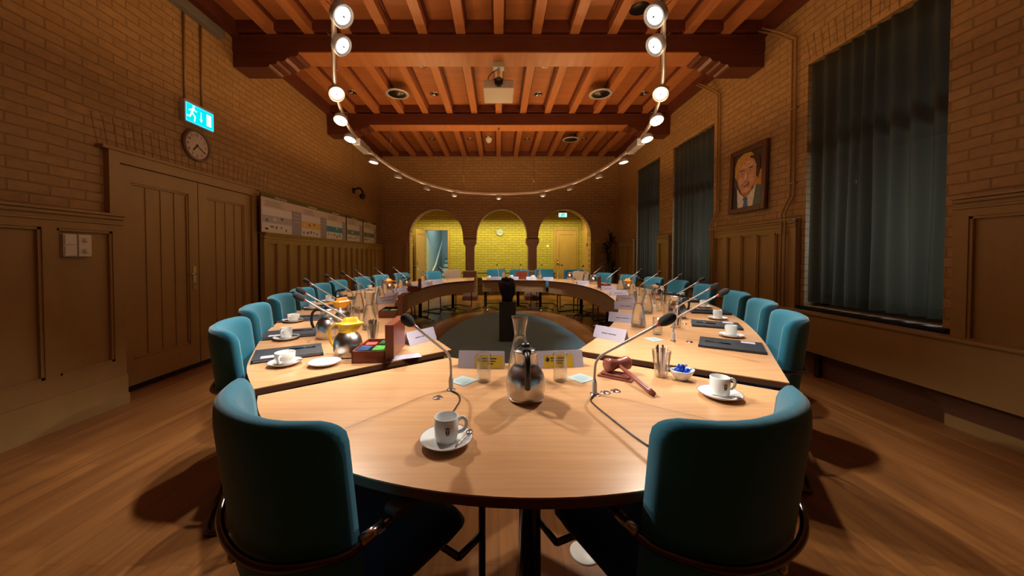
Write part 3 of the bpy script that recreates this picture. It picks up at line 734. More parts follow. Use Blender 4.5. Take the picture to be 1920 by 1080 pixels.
# ------------------------------------------------------------------ gooseneck microphones
def mic_maker():
    t = thing('gooseneck_microphone', 'x', 'microphone')
    g = G(); g.lathe([(0, 0.0002), (0.017, 0.0002), (0.017, 0.003), (0.009, 0.004), (0, 0.004)], 18); g.build('base', 'chrome', t)
    g = G(); g.lathe([(0.0095, 0.004), (0.0095, 0.045), (0.007, 0.055), (0.006, 0.056)], 14); g.build('collar', 'lampgrey', t)
    g = G(); g.tube(smooth([Vector(p) for p in ((0, 0, 0.055), (0, 0.001, 0.09), (0, 0.006, 0.125), (0, 0.025, 0.155), (0, 0.06, 0.182), (0, 0.15, 0.245), (0, 0.238, 0.307))], 3), 0.0052, 8); g.build('gooseneck', 'stem', t)
    d = Vector((0, 0.238-0.15, 0.307-0.245)).normalized(); X = Matrix.Translation((0, 0.238, 0.307)) @ d.to_track_quat('Z', 'Y').to_matrix().to_4x4()
    g = G(); g.lathe([(0, -0.001), (0.0078, -0.001), (0.0084, 0.0), (0.0084, 0.006), (0, 0.008)], 14, (0, 0, 0), X); g.build('light_ring', 'red', t)
    g = G(); g.lathe([(0, 0.006), (0.011, 0.007), (0.016, 0.018), (0.0185, 0.034), (0.0175, 0.05), (0.012, 0.062), (0.005, 0.067), (0, 0.068)], 16, (0, 0, 0), X); g.build('foam_head', 'foam', t)
    return t
MIC = Kind(mic_maker)
def mic(bx, by, d, label, group='gooseneck microphones on the tables'): MIC.put((bx, by, TZ), rzof(d), label, group)
b1 = T(845, 733); b2 = T(1116, 741)
mic(b1[0], b1[1], (-.41, -.91), 'microphone on the head table, left of the steel jug, head leaning left', 'head table microphones')
mic(b2[0], b2[1], (.72, -.69), 'microphone on the head table, arching over the gavel to the right', 'head table microphones')
for i, (x, y) in enumerate([(-.83, 1.97), (-.99, 2.27), (-1.42, 3.1), (-1.62, 3.85), (-1.74, 4.5), (-1.78, 5.0), (-1.74, 5.65), (-1.66, 6.3), (-1.45, 7.0), (-1.15, 7.75)]):
    q, n = outdir(x, y); mic(x, y, n, 'microphone on the left side tables, %s to the camera' % (ORD+['farthest'])[i], 'left row of microphones')
for i, (x, y) in enumerate([(T(1264, 640)[0], T(1264, 640)[1]), (1.32, 2.62), (1.60, 3.25), (1.78, 3.95), (1.93, 4.75), (2.0, 5.5), (1.93, 6.2), (1.82, 6.9), (1.62, 7.5)]):
    q, n = outdir(x, y); mic(x, y, n, 'microphone on the right side tables, %s to the camera' % ORD[i], 'right row of microphones')
for x, d, lab in ((0.0, (-.15, 1), 'microphone on the far head table, left of the black sculpture'), (0.55, (0, 1), 'microphone on the far head table, beside the upright wooden box'), (1.0, (.3, 1), 'microphone on the far head table, right of the upright wooden box'), (1.38, (.5, .8), 'dark microphone on the far right table, in front of the closed door')):
    mic(x, 8.45 if x < 1.2 else 8.1, d, lab, 'far head table microphones')
# microphone leads
def cable(pts, lab):
    P = [Vector(T(*p, TZ+0.003)) for p in pts]
    g = G(); g.tube(smooth(P, 5), 0.0026, 8); tag(g.build('microphone_cable', 'black'), lab, 'cable')
cable([(846, 735), (858, 741), (862, 752), (855, 765), (847, 778), (843, 792)], 'short black cable from the left head table microphone to the coffee cup')
cable([(1114, 743), (1109, 752), (1118, 763), (1150, 789), (1190, 820), (1222, 842)], 'long black cable running from the right head table microphone towards the near chair')

# ------------------------------------------------------------------ crockery
def cup_maker(r, h, wide=False):
    def mk():
        t = thing('coffee_cup', 'x', 'cup')
        ro = r*(0.80 if wide else 0.97)
        g = G(); g.lathe([(0, 0.003), (ro*0.80, 0.002), (ro*0.82, 0.0), (ro*0.86, 0.0), (ro*0.94, 0.008), (ro, 0.016), (r, h*0.5), (r, h-0.001), (r-0.0008, h), (r-0.0026, h), (r-0.0034, h-0.002), (r-0.0036, h*0.4), (ro*0.8, 0.010), (0, 0.009)], 32)
        g.build('body', 'porcelain', t)
        g = G(); g.tube(smooth([Vector(p) for p in ((r-0.002, 0, h*0.80), (r+0.012, 0, h*0.86), (r+0.022, 0, h*0.74), (r+0.023, 0, h*0.52), (r+0.014, 0, h*0.34), (r-0.002, 0, h*0.28))], 4), 0.0042, 10, flat=1.4); g.build('handle', 'porcelain', t)
        if not wide:
            g = G()
            def cy(pl):
                g.flatpoly([((r+0.0004)*math.sin(s/r), -(r+0.0004)*math.cos(s/r), z) for s, z in pl])
            z0 = h*0.62
            cy([(-0.006, z0), (-0.006, z0-0.008), (-0.003, z0-0.014), (0, z0-0.016), (0, z0)]); cy([(0.0008, z0), (0.0008, z0-0.015), (0.003, z0-0.014), (0.006, z0-0.008), (0.006, z0)])
            cy([(-0.006, z0+0.001), (0.006, z0+0.001), (0.007, z0+0.010), (0.003, z0+0.005), (0, z0+0.011), (-0.003, z0+0.005), (-0.007, z0+0.010)])
            g.build('printed_crest', 'crest', t)
        return t
    return mk
def saucer_maker():
    t = thing('saucer', 'x', 'saucer')
    g = G(); g.lathe([(0, 0.006), (0.028, 0.0055), (0.030, 0.008), (0.034, 0.0075), (0.048, 0.009), (0.066, 0.015), (0.0755, 0.019), (0.0765, 0.018), (0.070, 0.013), (0.050, 0.004), (0.034, 0.001), (0.033, 0.0), (0, 0.0)], 40); g.build('plate', 'porcelain', t)
    g = G(); g.tube([(0.0760*math.cos(a), 0.0760*math.sin(a), 0.0188) for a in [2*PI*i/40 for i in range(40)]], 0.0011, 6, True); g.build('rim_line', 'rim', t)
    return t
def spoon_maker():
    g = G(); g.tube([(-0.045, 0, 0.004), (-0.02, 0, 0.006), (0.02, 0, 0.004), (0.032, 0, 0.003)], [0.0028, 0.0018, 0.0022, 0.003], 8, flat=0.5)
    g.lathe([(0, 0), (0.006, 0.001), (0.0095, 0.003), (0.010, 0.0045), (0, 0.003)], 14, (0.044, 0, 0.001), Matrix.Diagonal((1.4, 1, 1, 1)))
    return tag(g.build('teaspoon', 'steel'), 'x', 'spoon')
CUP, BOWLCUP = Kind(cup_maker(0.0345, 0.070)), Kind(cup_maker(0.046, 0.056, True)); SAU = Kind(saucer_maker); SPO = Kind(spoon_maker)
def cupset(p, rz, lab, wide=False, spoon=None):
    x, y = p[0], p[1]
    SAU.put((x, y, TZ+0.0002), 0, 'saucer under the '+lab.split(',')[0], 'saucers on the tables')
    (BOWLCUP if wide else CUP).put((x, y, TZ+0.0085), rz, lab, 'coffee cups on the tables')
    if spoon is not None:
        a = spoon; SPO.put((x+0.052*math.cos(a), y+0.052*math.sin(a), TZ+0.0165), a+PI/2, 'teaspoon beside the '+lab.split(',')[0], 'teaspoons')
cupset(T(836, 834), 0.25, 'crested coffee cup in front of the steel jug', False, -0.35)
cupset(T(1353, 746), 0.0, 'crested coffee cup behind the right near chair', False, -1.9)
cupset(T(532, 685), -1.4, 'wide grey cup at the near left corner of the left tables', True, -0.5)
cupset(T(535, 637), -1.5, 'white cup between the first and second folders on the left', False, -0.5)
cupset(T(549, 604), -1.6, 'white cup beyond the second folder on the left', True, -0.4)
cupset(T(585, 580), -1.5, 'white cup beyond the third folder on the left')
cupset(T(615, 566), -1.5, 'fifth white cup along the left row, behind the orange-lidded jug')
cupset(T(693, 544), -1.2, 'small far white cup on the left side tables')
cupset(T(1373, 632), 1.6, 'white cup behind the nearest folder on the right', False, -2.4)
cupset(T(1347, 599), 1.6, 'white cup behind the second folder on the right', False, -2.4)
cupset(T(1320, 577), 1.6, 'white cup behind the third folder on the right')
cupset(T(1279, 560), 1.5, 'white cup beside the fourth folder on the right')
cupset(T(1243, 546), 1.5, 'fifth white cup along the right row')
cupset(T(1141, 529), 1.5, 'small far white cup in front of the tan chair')
cupset((-0.22, 8.3), 3.0, 'white cup at the left end of the far head table')
cupset((0.33, 8.6), 3.0, 'white cup in the middle of the far head table')
cupset((0.86, 8.55), 3.0, 'white cup on the right part of the far head table')
SAU.put(T(607, 685), 0, 'empty grey saucer in front of the yellow-lidded jug', 'saucers on the tables')
SAU.put(T(612, 610), 0, 'empty white saucer left of the second jug', 'saucers on the tables')

# jugs
def jug_maker(kind):
    def mk():
        t = thing('thermos_jug', 'x', 'jug')
        k = 1.0
        g = G(); g.lathe([(0, 0.0), (0.060, 0.0), (0.064, 0.004), (0.068, 0.012), (0.0728, 0.036), (0.0738, 0.060), (0.0728, 0.078), (0.068, 0.097), (0.059, 0.114), (0.048, 0.127), (0.042, 0.134), (0.0405, 0.142), (0.0405, 0.152)], 40)
        g.tube([(0.0690*math.cos(a), 0.0690*math.sin(a), 0.0165) for a in [2*PI*i/40 for i in range(40)]], 0.0008, 6, True); g.build('body', 'steel', t)
        def beak(amt, up):
            def f(p, a):
                w = max(0, math.cos(a-PI/2))**5; kk = max(0, (p.z-0.145)/0.03)
                p = p.copy(); p.y += amt*w*min(1, kk); p.z += up*w*min(1, kk); return p
            return f
        if kind == 'black':
            g = G(); g.lathe([(0.0405, 0.150), (0.0408, 0.168), (0.0445, 0.180), (0.0460, 0.187), (0.044, 0.188)], 36, rf=beak(0.026, 0.006)); g.build('collar', 'steel', t)
            g = G(); g.lathe([(0.0435, 0.183), (0.041, 0.188), (0.030, 0.193), (0.012, 0.198), (0, 0.199)], 28, rf=beak(0.016, 0.0)); g.bbox((-0.016, -0.054, 0.180), (0.016, 0.012, 0.202), 0.007)
            g.lathe([(0, 0.196), (0.018, 0.197), (0.019, 0.204), (0.012, 0.213), (0, 0.215)], 16); g.build('lid', 'black', t)
            g = G(); g.tube(smooth([Vector(p) for p in ((0, -0.040, 0.186), (0, -0.066, 0.188), (0, -0.090, 0.170), (0, -0.098, 0.130), (0, -0.095, 0.095), (0, -0.085, 0.070))], 4), 0.0105, 10, flat=0.8); g.build('handle', 'black', t)
        else:
            m = kind
            def yb(p, a):
                p = p.copy(); w = max(0, math.cos(a-PI/2))**4; kk = min(1, max(0, (p.z-0.13)/0.035)); p.y += 0.042*w*kk; p.z += 0.008*w*kk
                w2 = max(0, -math.cos(a-PI/2))**4; p.y -= 0.01*w2*kk; return p
            g = G(); g.lathe([(0.050, 0.119), (0.0435, 0.128), (0.0425, 0.150), (0.046, 0.170), (0.048, 0.176), (0.044, 0.179), (0.030, 0.181), (0.020, 0.190), (0.010, 0.206), (0.0, 0.209)], 36, rf=yb); g.build('lid', m, t)
            g = G(); g.tube(smooth([Vector(p) for p in ((0, -0.044, 0.168), (0, -0.075, 0.170), (0, -0.100, 0.150), (0, -0.106, 0.115), (0, -0.098, 0.075), (0, -0.075, 0.045))], 4), [0.011]*4+[0.0095]*4+[0.009]*13, 10, flat=0.7); g.build('handle', m, t)
        return t
    return mk
JB_, JY_, JO_ = Kind(jug_maker('black')), Kind(jug_maker('yellow')), Kind(jug_maker('orange'))
JG = 'insulated jugs on the tables'
JB_.put(T(986, 750), 0, 'brushed steel jug with black lid in the middle of the head table', JG)
JY_.put(T(651, 668), rzof((1, -.1)), 'yellow-lidded steel jug beside the nearest tea box', JG)
JB_.put(T(613, 634), rzof((1, .2)), 'steel jug with black handle just behind the yellow-lidded one', JG)
JO_.put(T(637, 607), rzof((1, .1)), 'orange-lidded jug behind the steel jug on the left', JG)
JB_.put(T(643, 580), rzof((1, -.3)), 'black-lidded steel jug on the left tables near the fourth microphone', JG)
JO_.put(T(731, 549), rzof((-1, -.5)), 'small far orange-lidded jug on the left side tables', JG)
JB_.put(T(763, 542), rzof((1, .3)), 'far black-lidded jug beside the far tea box on the left', JG)
JB_.put(T(1271, 596), rzof((-1, .1)), 'nearest black-lidded steel jug on the right side tables', JG)
JB_.put(T(1232, 562), rzof((-1, .1)), 'second steel jug on the right side tables', JG)
JO_.put(T(1179, 549), rzof((-1, -.4)), 'orange-lidded jug on the right side tables', JG)
JB_.put(T(1113, 533), rzof((.6, -.8)), 'far steel jug beside the upright box lid on the right', JG)
JB_.put(T(1069, 525), rzof((1, .3)), 'dark-lidded jug on the far right table, in front of the dull teal chair', JG)

# carafes, glasses
def carafe_maker(water=True):
    def mk():
        t = thing('water_carafe', 'x', 'carafe')
        P = [(0.0, 0.0), (0.052, 0.0), (0.056, 0.006), (0.0555, 0.02), (0.051, 0.06), (0.043, 0.11), (0.033, 0.155), (0.0255, 0.185), (0.0245, 0.193), (0.026, 0.205), (0.031, 0.235), (0.036, 0.262), (0.0385, 0.272)]
        g = G(); g.lathe(P, 36); g.lathe([(0.0385, 0.272), (0.0375, 0.2725), (0.0345, 0.262), (0.0295, 0.235), (0.0245, 0.205), (0.023, 0.193), (0.0315, 0.155), (0.0415, 0.11), (0.0495, 0.06), (0.054, 0.02), (0.048, 0.012), (0.0, 0.010)], 36); g.build('glass_body', 'glass', t)
        if water:
            g = G(); g.lathe([(0.0, 0.0115), (0.047, 0.0125), (0.053, 0.02), (0.0485, 0.06), (0.0405, 0.11), (0.0308, 0.155), (0.0245, 0.178), (0.0, 0.178)], 32); g.build('water', 'water', t)
        return t
    return mk
CAR = Kind(carafe_maker()); CG = 'water carafes on the tables'
CAR.put(T(975, 708), 0, 'glass carafe standing right behind the steel jug on the head table', CG)
for (px, py), lab in (((692, 617), 'nearest water carafe on the left, behind the tea box'), ((672, 585), 'second water carafe on the left'), ((713, 569), 'third water carafe on the left'), ((720, 557), 'fourth water carafe on the left, close behind the third'), ((750, 546), 'fifth water carafe on the left'), ((792, 535), 'far water carafe on the left, before the open door'),
                      ((1198, 613), 'nearest water carafe on the right'), ((1214, 587), 'second water carafe on the right'), ((1187, 557), 'third water carafe on the right, beside the orange-lidded jug'), ((1164, 547), 'fourth water carafe on the right'), ((1097, 530), 'far water carafe on the last right table')):
    CAR.put(T(px, py), 0, lab, CG)
CAR.put((0.12, 8.3, TZ), 0, 'water carafe on the far head table, behind the black sculpture', CG)
CAR.put((0.98, 8.25, TZ), 0, 'water carafe on the far head table, right of the wooden box', CG)
def glass_maker(r, h, name='drinking_glass', foot=False):
    def mk():
        t = thing(name, 'x', 'glass')
        a = r*0.95 if not foot else r*0.72
        g = G(); g.lathe([(0, 0), (a*0.9, 0), (a, 0.004), (a, 0.010), (r, h), (r-0.001, h+0.0008), (r-0.0025, h), (a-0.003, 0.014), (0, 0.012)], 28); g.build('glass_body', 'glass', t)
        g = G(); g.tube([((r-0.0012)*math.cos(q), (r-0.0012)*math.sin(q), h) for q in [2*PI*i/28 for i in range(28)]], 0.0013, 6, True); g.build('rim', 'glass', t)
        return t
    return mk
GLA = Kind(glass_maker(0.031, 0.118)); STG = Kind(glass_maker(0.040, 0.118, 'stick_glass', True)); GG = 'straight drinking glasses'
for (px, py), lab in (((907, 717), 'empty glass left of the steel jug on the head table'), ((1051, 716), 'empty glass right of the steel jug on the head table'), ((1234, 628), 'nearest empty glass on the right side tables'), ((1237, 583), 'second glass on the right side tables'), ((1251, 592), 'third glass on the right side tables, left of the steel jug'), ((1208, 562), 'glass between the third and fourth carafes on the right'), ((667, 602), 'nearest glass on the left side tables'), ((702, 590), 'glass beside the second tea box on the left'), ((697, 570), 'glass between the second and third carafes on the left'), ((739, 559), 'far glass near the small orange-lidded jug')):
    GLA.put(T(px, py), 0, lab, GG)
def stick(name, m, lab, p, a, tilt, l, group):
    X = Matrix.Translation(p) @ Matrix.Rotation(a, 4, 'Z') @ Matrix.Rotation(tilt, 4, 'X')
    g = G(); g.bbox((-0.004, -0.0012, 0), (0.004, 0.0012, l), 0.0008, None, 1); o = g.build(name, m); o.matrix_world = X; tag(o, lab, 'stick', group)
def stickglass(px, py, labg, mats, grp):
    p = T(px, py); STG.put(p, 0, labg, 'glasses holding sticks')
    nm = {'pinkstick': 'sugar_stick', 'brownstick': 'stirring_stick'}
    for i, m in enumerate(mats):
        a = i*2.4; 
        stick(nm[m], m, ('pale paper sugar stick in the ' if m == 'pinkstick' else 'thin brown stirring stick in the ')+labg, (p[0]+0.012*math.cos(a), p[1]+0.012*math.sin(a), p[2]+0.015), a-PI/2, -0.10, 0.125, grp+(' pale' if m == 'pinkstick' else ' brown'))
stickglass(1242, 708, 'ribbed glass beside the gavel', ['pinkstick', 'pinkstick', 'pinkstick', 'brownstick', 'brownstick', 'pinkstick', 'brownstick', 'pinkstick'], 'sticks by the gavel')
stickglass(698, 641, 'glass behind the nearest tea box', ['brownstick']*9, 'sticks behind the tea box')
stickglass(1270, 614, 'glass behind the nearest right microphone', ['brownstick', 'pinkstick', 'brownstick', 'pinkstick', 'brownstick'], 'sticks by the right microphone')
stickglass(652, 602, 'glass beside the orange-lidded jug', ['brownstick', 'pinkstick', 'brownstick', 'brownstick'], 'sticks by the orange jug')
stickglass(1245, 572, 'glass right of the second steel jug', ['brownstick', 'pinkstick', 'brownstick'], 'sticks by the second right jug')

# small white bowl with blue sweets
bp = T(1281, 714); t = thing('small_bowl', 'small white bowl of blue wrapped sweets on the head table', 'bowl', bp)
g = G(); g.lathe([(0, 0), (0.018, 0), (0.024, 0.006), (0.040, 0.030), (0.046, 0.042), (0.0445, 0.0425), (0.036, 0.028), (0.020, 0.008), (0, 0.006)], 32, rf=lambda p, a: Vector((p.x*(1.05+0.1*abs(math.cos(a))), p.y*0.85, p.z+0.006*abs(math.cos(a))*(p.z > 0.03)))); g.build('bowl', 'porcelain', t)
for i, (dx, dy, dz) in enumerate(((-0.014, 0.004, 0.026), (0.014, -0.006, 0.027), (0.0, 0.008, 0.040))):
    g = G(); g.lathe([(0, -0.018), (0.013, -0.014), (0.019, 0), (0.013, 0.014), (0, 0.018)], 9, rf=lambda p, a: p*(1+0.12*math.sin(3*a+i))); g.tube([(0.010, 0, 0.004), (0.026, 0.002, 0.014)], [0.003, 0.008], 6, flat=0.3); g.tube([(-0.010, 0, 0.004), (-0.024, 0.002, 0.010)], [0.003, 0.007], 6, flat=0.3)
    tag(g.build('wrapped_sweet', 'blue', None, (bp[0]+dx, bp[1]+dy, bp[2]+dz+0.009)), ['blue wrapped sweet at the left of the white bowl', 'blue wrapped sweet at the right of the white bowl', 'blue wrapped sweet on top of the others in the white bowl'][i], 'sweet', 'sweets in the bowl')

# gavel and block
p = T(1158, 708); t = thing('sound_block', 'square red-brown sound block under the gavel', 'block', p, -0.62)
g = G(); g.bbox((-0.075, -0.045, 0), (0.075, 0.045, 0.008), 0.003); g.bbox((-0.062, -0.034, 0.0081), (0.062, 0.034, 0.016), 0.003); g.build('block', 'gavel', t)
p = T(1159, 703); t = thing('gavel', 'red-brown wooden gavel resting on its block', 'gavel', (p[0], p[1], TZ+0.0165))
X = Matrix.Translation((0, 0, 0.031)) @ Matrix.Rotation(0.35, 4, 'Z') @ Matrix.Rotation(PI/2, 4, 'Y')
g = G(); g.lathe([(0, -0.062), (0.026, -0.062), (0.0305, -0.056), (0.031, -0.045), (0.022, -0.015), (0.0205, 0), (0.022, 0.015), (0.031, 0.045), (0.0305, 0.056), (0.026, 0.062), (0, 0.062)], 32, (0, 0, 0), X); g.build('head', 'gavel', t)
e = Vector(T(1228, 746))-Vector(p); e.z = -0.0165+0.011
g = G(); g.tube([(0, 0, 0.03), Vector((0, 0, 0.03)).lerp(e, 0.5), Vector((0, 0, 0.03)).lerp(e, 0.9), e], [0.0075, 0.010, 0.0115, 0.010], 16); g.build('handle', 'gavel', t)

# coasters
def coaster(px, py, rz, lab):
    t = thing('coaster', lab, 'coaster', T(px, py), rz, 'pale square coasters')
    g = G(); g.bbox((-0.046, -0.046, 0.0002), (0.046, 0.046, 0.0022), 0.0008, None, 1); g.build('card', 'coaster', t)
    g = G()
    for i in range(7):
        w = 0.030*math.sqrt(1-((i-3)/4)**2); g.box((-w, (i-3)*0.008-0.001, 0.0023), (w, (i-3)*0.008+0.001, 0.0026))
    g.build('print', 'tealine', t)
coaster(868, 716, 0.95, 'pale coaster left of the left head table glass'); coaster(1091, 711, 0.62, 'pale coaster right of the right head table glass')
coaster(1227, 637, 0.3, 'pale coaster in front of the nearest right-hand glass'); coaster(1225, 576, 0.3, 'pale coaster near the second right-hand glass')

# folded name cards
def card_maker():
    t = thing('name_card', 'x', 'name card')
    g = G(); h, d, w = 0.076, 0.034, 0.1125
    for s in (-1, 1):
        X = Matrix.Translation((0, s*d, 0)) @ Matrix.Rotation(s*math.atan2(d, h), 4, 'X')
        g.box((-w, -0.0007, 0.0), (w, 0.0007, math.hypot(h, d)), X)
    g.build('card', 'paper', t)
    g = G()
    for s in (-1, 1):
        X = Matrix.Translation((0, s*d, 0)) @ Matrix.Rotation(s*math.atan2(d, h), 4, 'X')
        for k, (a, b) in enumerate(((-0.055, -0.012), (-0.006, 0.05))): g.box((a, s*0.0008-0.0003, 0.036), (b, s*0.0008+0.0003, 0.041), X)
    g.build('printed_name', 'ink', t); return t
CARD = Kind(card_maker)
def card(px, py, rz, lab): CARD.put(T(px, py), rz, lab, 'folded name cards')
def stickercard(px, py, rz, x0, x1, lab):
    t = thing('name_card', lab, 'name card', T(px, py), rz, 'stickered name cards')
    h, d, w = 0.076, 0.034, 0.1125; g = G()
    for s in (-1, 1):
        X = Matrix.Translation((0, s*d, 0)) @ Matrix.Rotation(s*math.atan2(d, h), 4, 'X'); g.box((-w, -0.0007, 0.0), (w, 0.0007, math.hypot(h, d)), X)
    g.build('card', 'paper', t)
    X = Matrix.Translation((0, -d, 0)) @ Matrix.Rotation(-math.atan2(d, h), 4, 'X')
    g = G(); g.box((x0, -0.0014, 0.002), (x1, -0.0008, 0.064), X); st = g.build('sticker', 'label', t)
    g = G(); g.lathe([(0, 0), (0.010, 0), (0.010, 0.0004), (0, 0.0004)], 14, (0, 0, 0), X @ Matrix.Translation((x0+0.018, -0.0015, 0.042)) @ Matrix.Rotation(PI/2, 4, 'X') @ Matrix.Diagonal((1, 1.2, 1, 1)))
    for k, (a, b) in enumerate(((0.034, 0.062), (0.068, 0.105))):
        g.box((x0+a, -0.0019, 0.044), (x0+b, -0.0015, 0.050), X)
    g.box((x0+0.034, -0.0019, 0.032), (x0+0.10, -0.0015, 0.037), X); g.box((x0+0.06, -0.0019, 0.020), (x0+0.09, -0.0015, 0.025), X); g.build('printed_name', 'ink', st)
stickercard(903, 688, -0.07, -0.03, 0.105, 'name card with yellow sticker behind the left head table glass')
stickercard(1050, 687, 0.12, -0.085, 0.06, 'name card with yellow sticker behind the right head table glass')
for (px, py, a, lab) in ((787, 641, 0.95, 'name card at the inner corner of the left side table'), (724, 569, 0.7, 'name card beyond the second tea box on the left'), (732, 560, 0.75, 'second name card beyond the second tea box on the left'), (750, 550, 0.9, 'name card at the inner edge in front of the small orange-lidded jug'), (782, 541, 1.0, 'name card beside the far tea box on the left'), (799, 536, 0.5, 'name card in front of the far left carafe'), (819, 532, 0.5, 'last name card on the left, before the pointed table'),
                         (1146, 636, -0.85, 'nearest name card on the right side tables'), (1169, 604, -0.55, 'second name card on the right side tables'), (1174, 580, -0.30, 'third name card on the right side tables'), (1175, 565, -0.15, 'fourth name card on the right side tables'), (1160, 554, -0.15, 'fifth name card on the right side tables'), (1141, 545, -0.1, 'sixth name card on the right side tables'), (1093, 534, 0.0, 'name card at the inner edge of the last right table'),
                         (931, 525, 0, 'name card on the far head table, left of the sculpture'), (963, 525, 0, 'name card on the far head table, behind the sculpture'), (996, 525, 0, 'name card on the far head table, beside the wooden box'), (1028, 526, 0, 'name card at the right end of the far head table')):
    card(px, py, a, lab)
x, y, z = T(752, 671); g = G(); g.bbox((-0.10, -0.04, 0.0002), (0.10, 0.04, 0.0012), 0.0004, None, 1); o = g.build('paper_card', 'paper', None, (x, y, z)); o.rotation_euler = (0, 0, 0.45); tag(o, 'flat white card lying behind the nearest tea box', 'card')

# black document folders
def folder_maker():
    t = thing('document_folder', 'x', 'folder')
    g = G(); g.bbox((-0.165, -0.12, 0.0002), (0.165, 0.12, 0.004), 0.0015, None, 2); g.bbox((-0.163, -0.117, 0.0135), (0.163, 0.12, 0.0175), 0.0015, None, 2); g.bbox((-0.165, -0.124, 0.001), (0.165, -0.112, 0.0165), 0.005, None, 2); g.build('cover', 'soft', t)
    g = G(); g.box((-0.155, -0.110, 0.0041), (0.155, 0.113, 0.0134)); g.build('papers', 'paper', t)
    g = G(); g.box((0.055, 0.05, 0.0176), (0.125, 0.10, 0.0181)); g.box((0.088, 0.068, 0.0181), (0.092, 0.082, 0.0183)); l = g.build('label', 'paper', t)
    g = G(); g.tube([(-0.13, -0.02, 0.021), (0.0, -0.035, 0.021)], 0.0032, 8); g.build('pen', 'black', t)
    return t
FOL = Kind(folder_maker)
def folder(p, rz, lab): FOL.put((p[0], p[1], TZ), rz, lab, 'black document folders')
for (px, py), lab in (((540, 665), 'nearest black folder on the left tables, behind the wide grey cup'), ((545, 628), 'second black folder on the left tables'), ((563, 599), 'third black folder on the left tables'), ((597, 577), 'fourth black folder on the left tables'), ((640, 561), 'fifth black folder on the left tables')):
    p = T(px, py); q, n = outdir(p[0], p[1]); folder(p, math.atan2(n.y, n.x), lab)
for (px, py), lab in (((1372, 650), 'nearest black folder on the right tables'), ((1343, 611), 'second black folder on the right tables'), ((1330, 586), 'third black folder on the right tables'), ((1292, 565), 'fourth black folder on the right tables'), ((1250, 552), 'fifth black folder on the right tables')):
    p = T(px, py); q, n = outdir(p[0], p[1]); folder(p, math.atan2(n.y, n.x), lab)

# tea boxes
def teabox(x, y, rz, lab, bags=(), grp='', ll=0.145):
    t = thing('tea_box', lab, 'box', (x, y, TZ), rz, 'mahogany tea boxes')
    w, d, h, k = 0.165, 0.27, 0.062, 0.007
    g = G(); g.box((-w/2, -d/2, 0.0003), (w/2, d/2, 0.006))
    for q in ((-w/2, -d/2, -w/2+k, d/2), (w/2-k, -d/2, w/2, d/2), (-w/2, -d/2, w/2, -d/2+k), (-w/2, d/2-k, w/2, d/2), (-0.003, -d/2, 0.003, d/2), (-w/2, -0.003, w/2, 0.003)):
        g.box((q[0], q[1], 0.006), (q[2], q[3], h if abs(q[0]) > 0.01 and abs(q[1]) > 0.01 else h*0.75))
    g.build('tray', 'mahog', t)
    g = G(); g.bbox((w/2+0.001, -d/2, 0.02), (w/2+0.045, d/2, 0.02+w+0.01), 0.003); g.build('lid', 'mahog', t)
    R = Matrix.Translation((x, y, TZ)) @ Matrix.Rotation(rz, 4, 'Z')
    for (m, cx, cy, n, flat, nm) in bags:
        for i in range(n):
            g = G()
            if flat: g.bbox((-0.030, -0.030, 0), (0.030, 0.030, 0.05), 0.004)
            else: g.bbox((-0.030, -0.0035, 0), (0.030, 0.0035, 0.056), 0.0015, None, 1)
            o = g.build('tea_packet' if flat else 'tea_bag', m)
            o.matrix_world = R @ Matrix.Translation((cx, cy+(0 if flat else (i-(n-1)/2)*0.013), 0.0065)) @ Matrix.Rotation(random.uniform(-0.12, 0.12), 4, 'Z')
            tag(o, '%s in the %s' % (nm, grp.replace('tea bags of the ', '')+' mahogany tea box'), 'tea bag', grp+' '+nm)
    return t
tp = T(688, 681)
teabox(tp[0]-0.0, tp[1]+0.12, 0.06, 'mahogany tea box nearest the camera, left of the head table',
       (('bluebag', -0.038, -0.065, 7, False, 'blue tea bag'), ('green', 0.038, -0.065, 7, False, 'bright green tea bag'), ('redbag', -0.038, 0.055, 1, True, 'red tea packet'), ('dgreen', 0.038, 0.06, 6, False, 'dark green tea bag')), 'tea bags of the nearest box')
q = T(725, 596); teabox(q[0], q[1]+0.12, 0.1, 'second mahogany tea box on the left side tables', (('dgreen', -0.038, -0.065, 6, False, 'dark green tea bag'), ('green', 0.038, -0.065, 6, False, 'green tea bag')), 'tea bags of the second box')
q = T(770, 547); teabox(q[0], q[1]+0.12, 0.25, 'far dark tea box on the left side tables')
q = T(1140, 541); teabox(q[0]+0.0, q[1]+0.12, PI-0.35, 'tea box on the right tables, lid standing at its left', (('redbag', 0.0, 0.06, 4, False, 'red tea bag'),), 'tea bags of the right box')
teabox(0.55, 8.22, PI/2, 'upright dark tea box on the far head table')
# ------------------------------------------------------------------ ring of spotlights
RP = [(0, 7.67), (.5, 7.58), (.92, 7.35), (1.42, 6.5), (1.64, 5.5), (1.69, 4.6), (1.63, 3.9), (1.47, 3.25), (1.30, 2.78), (1.08, 2.30), (.85, 1.86), (.5, 1.5), (0, 1.36)]
ring = [Vector((x, y, 2.65)) for x, y in RP]+[Vector((-x, y, 2.65)) for x, y in RP[-2:0:-1]]
rt = thing('lighting_rail', 'large oval lighting rail hanging over the table ring', 'light rail', (0, 4.6, 2.65))
g = G(); g.tube([p-Vector((0, 4.6, 2.65)) for p in smooth(ring, 5, True)], 0.014, 8, True, flat=2.0); g.build('rail', 'rail', rt)
for x, y in ((1.2, 2.6), (-1.2, 2.6), (1.64, 5.3), (-1.64, 5.3), (0.75, 7.45), (-0.75, 7.45)):
    g = G(); g.tube([(x, y-4.6, 0), (x, y-4.6, JB-2.65+0.1)], 0.0018, 6); g.build('suspension_wire', 'darkchrome', rt)
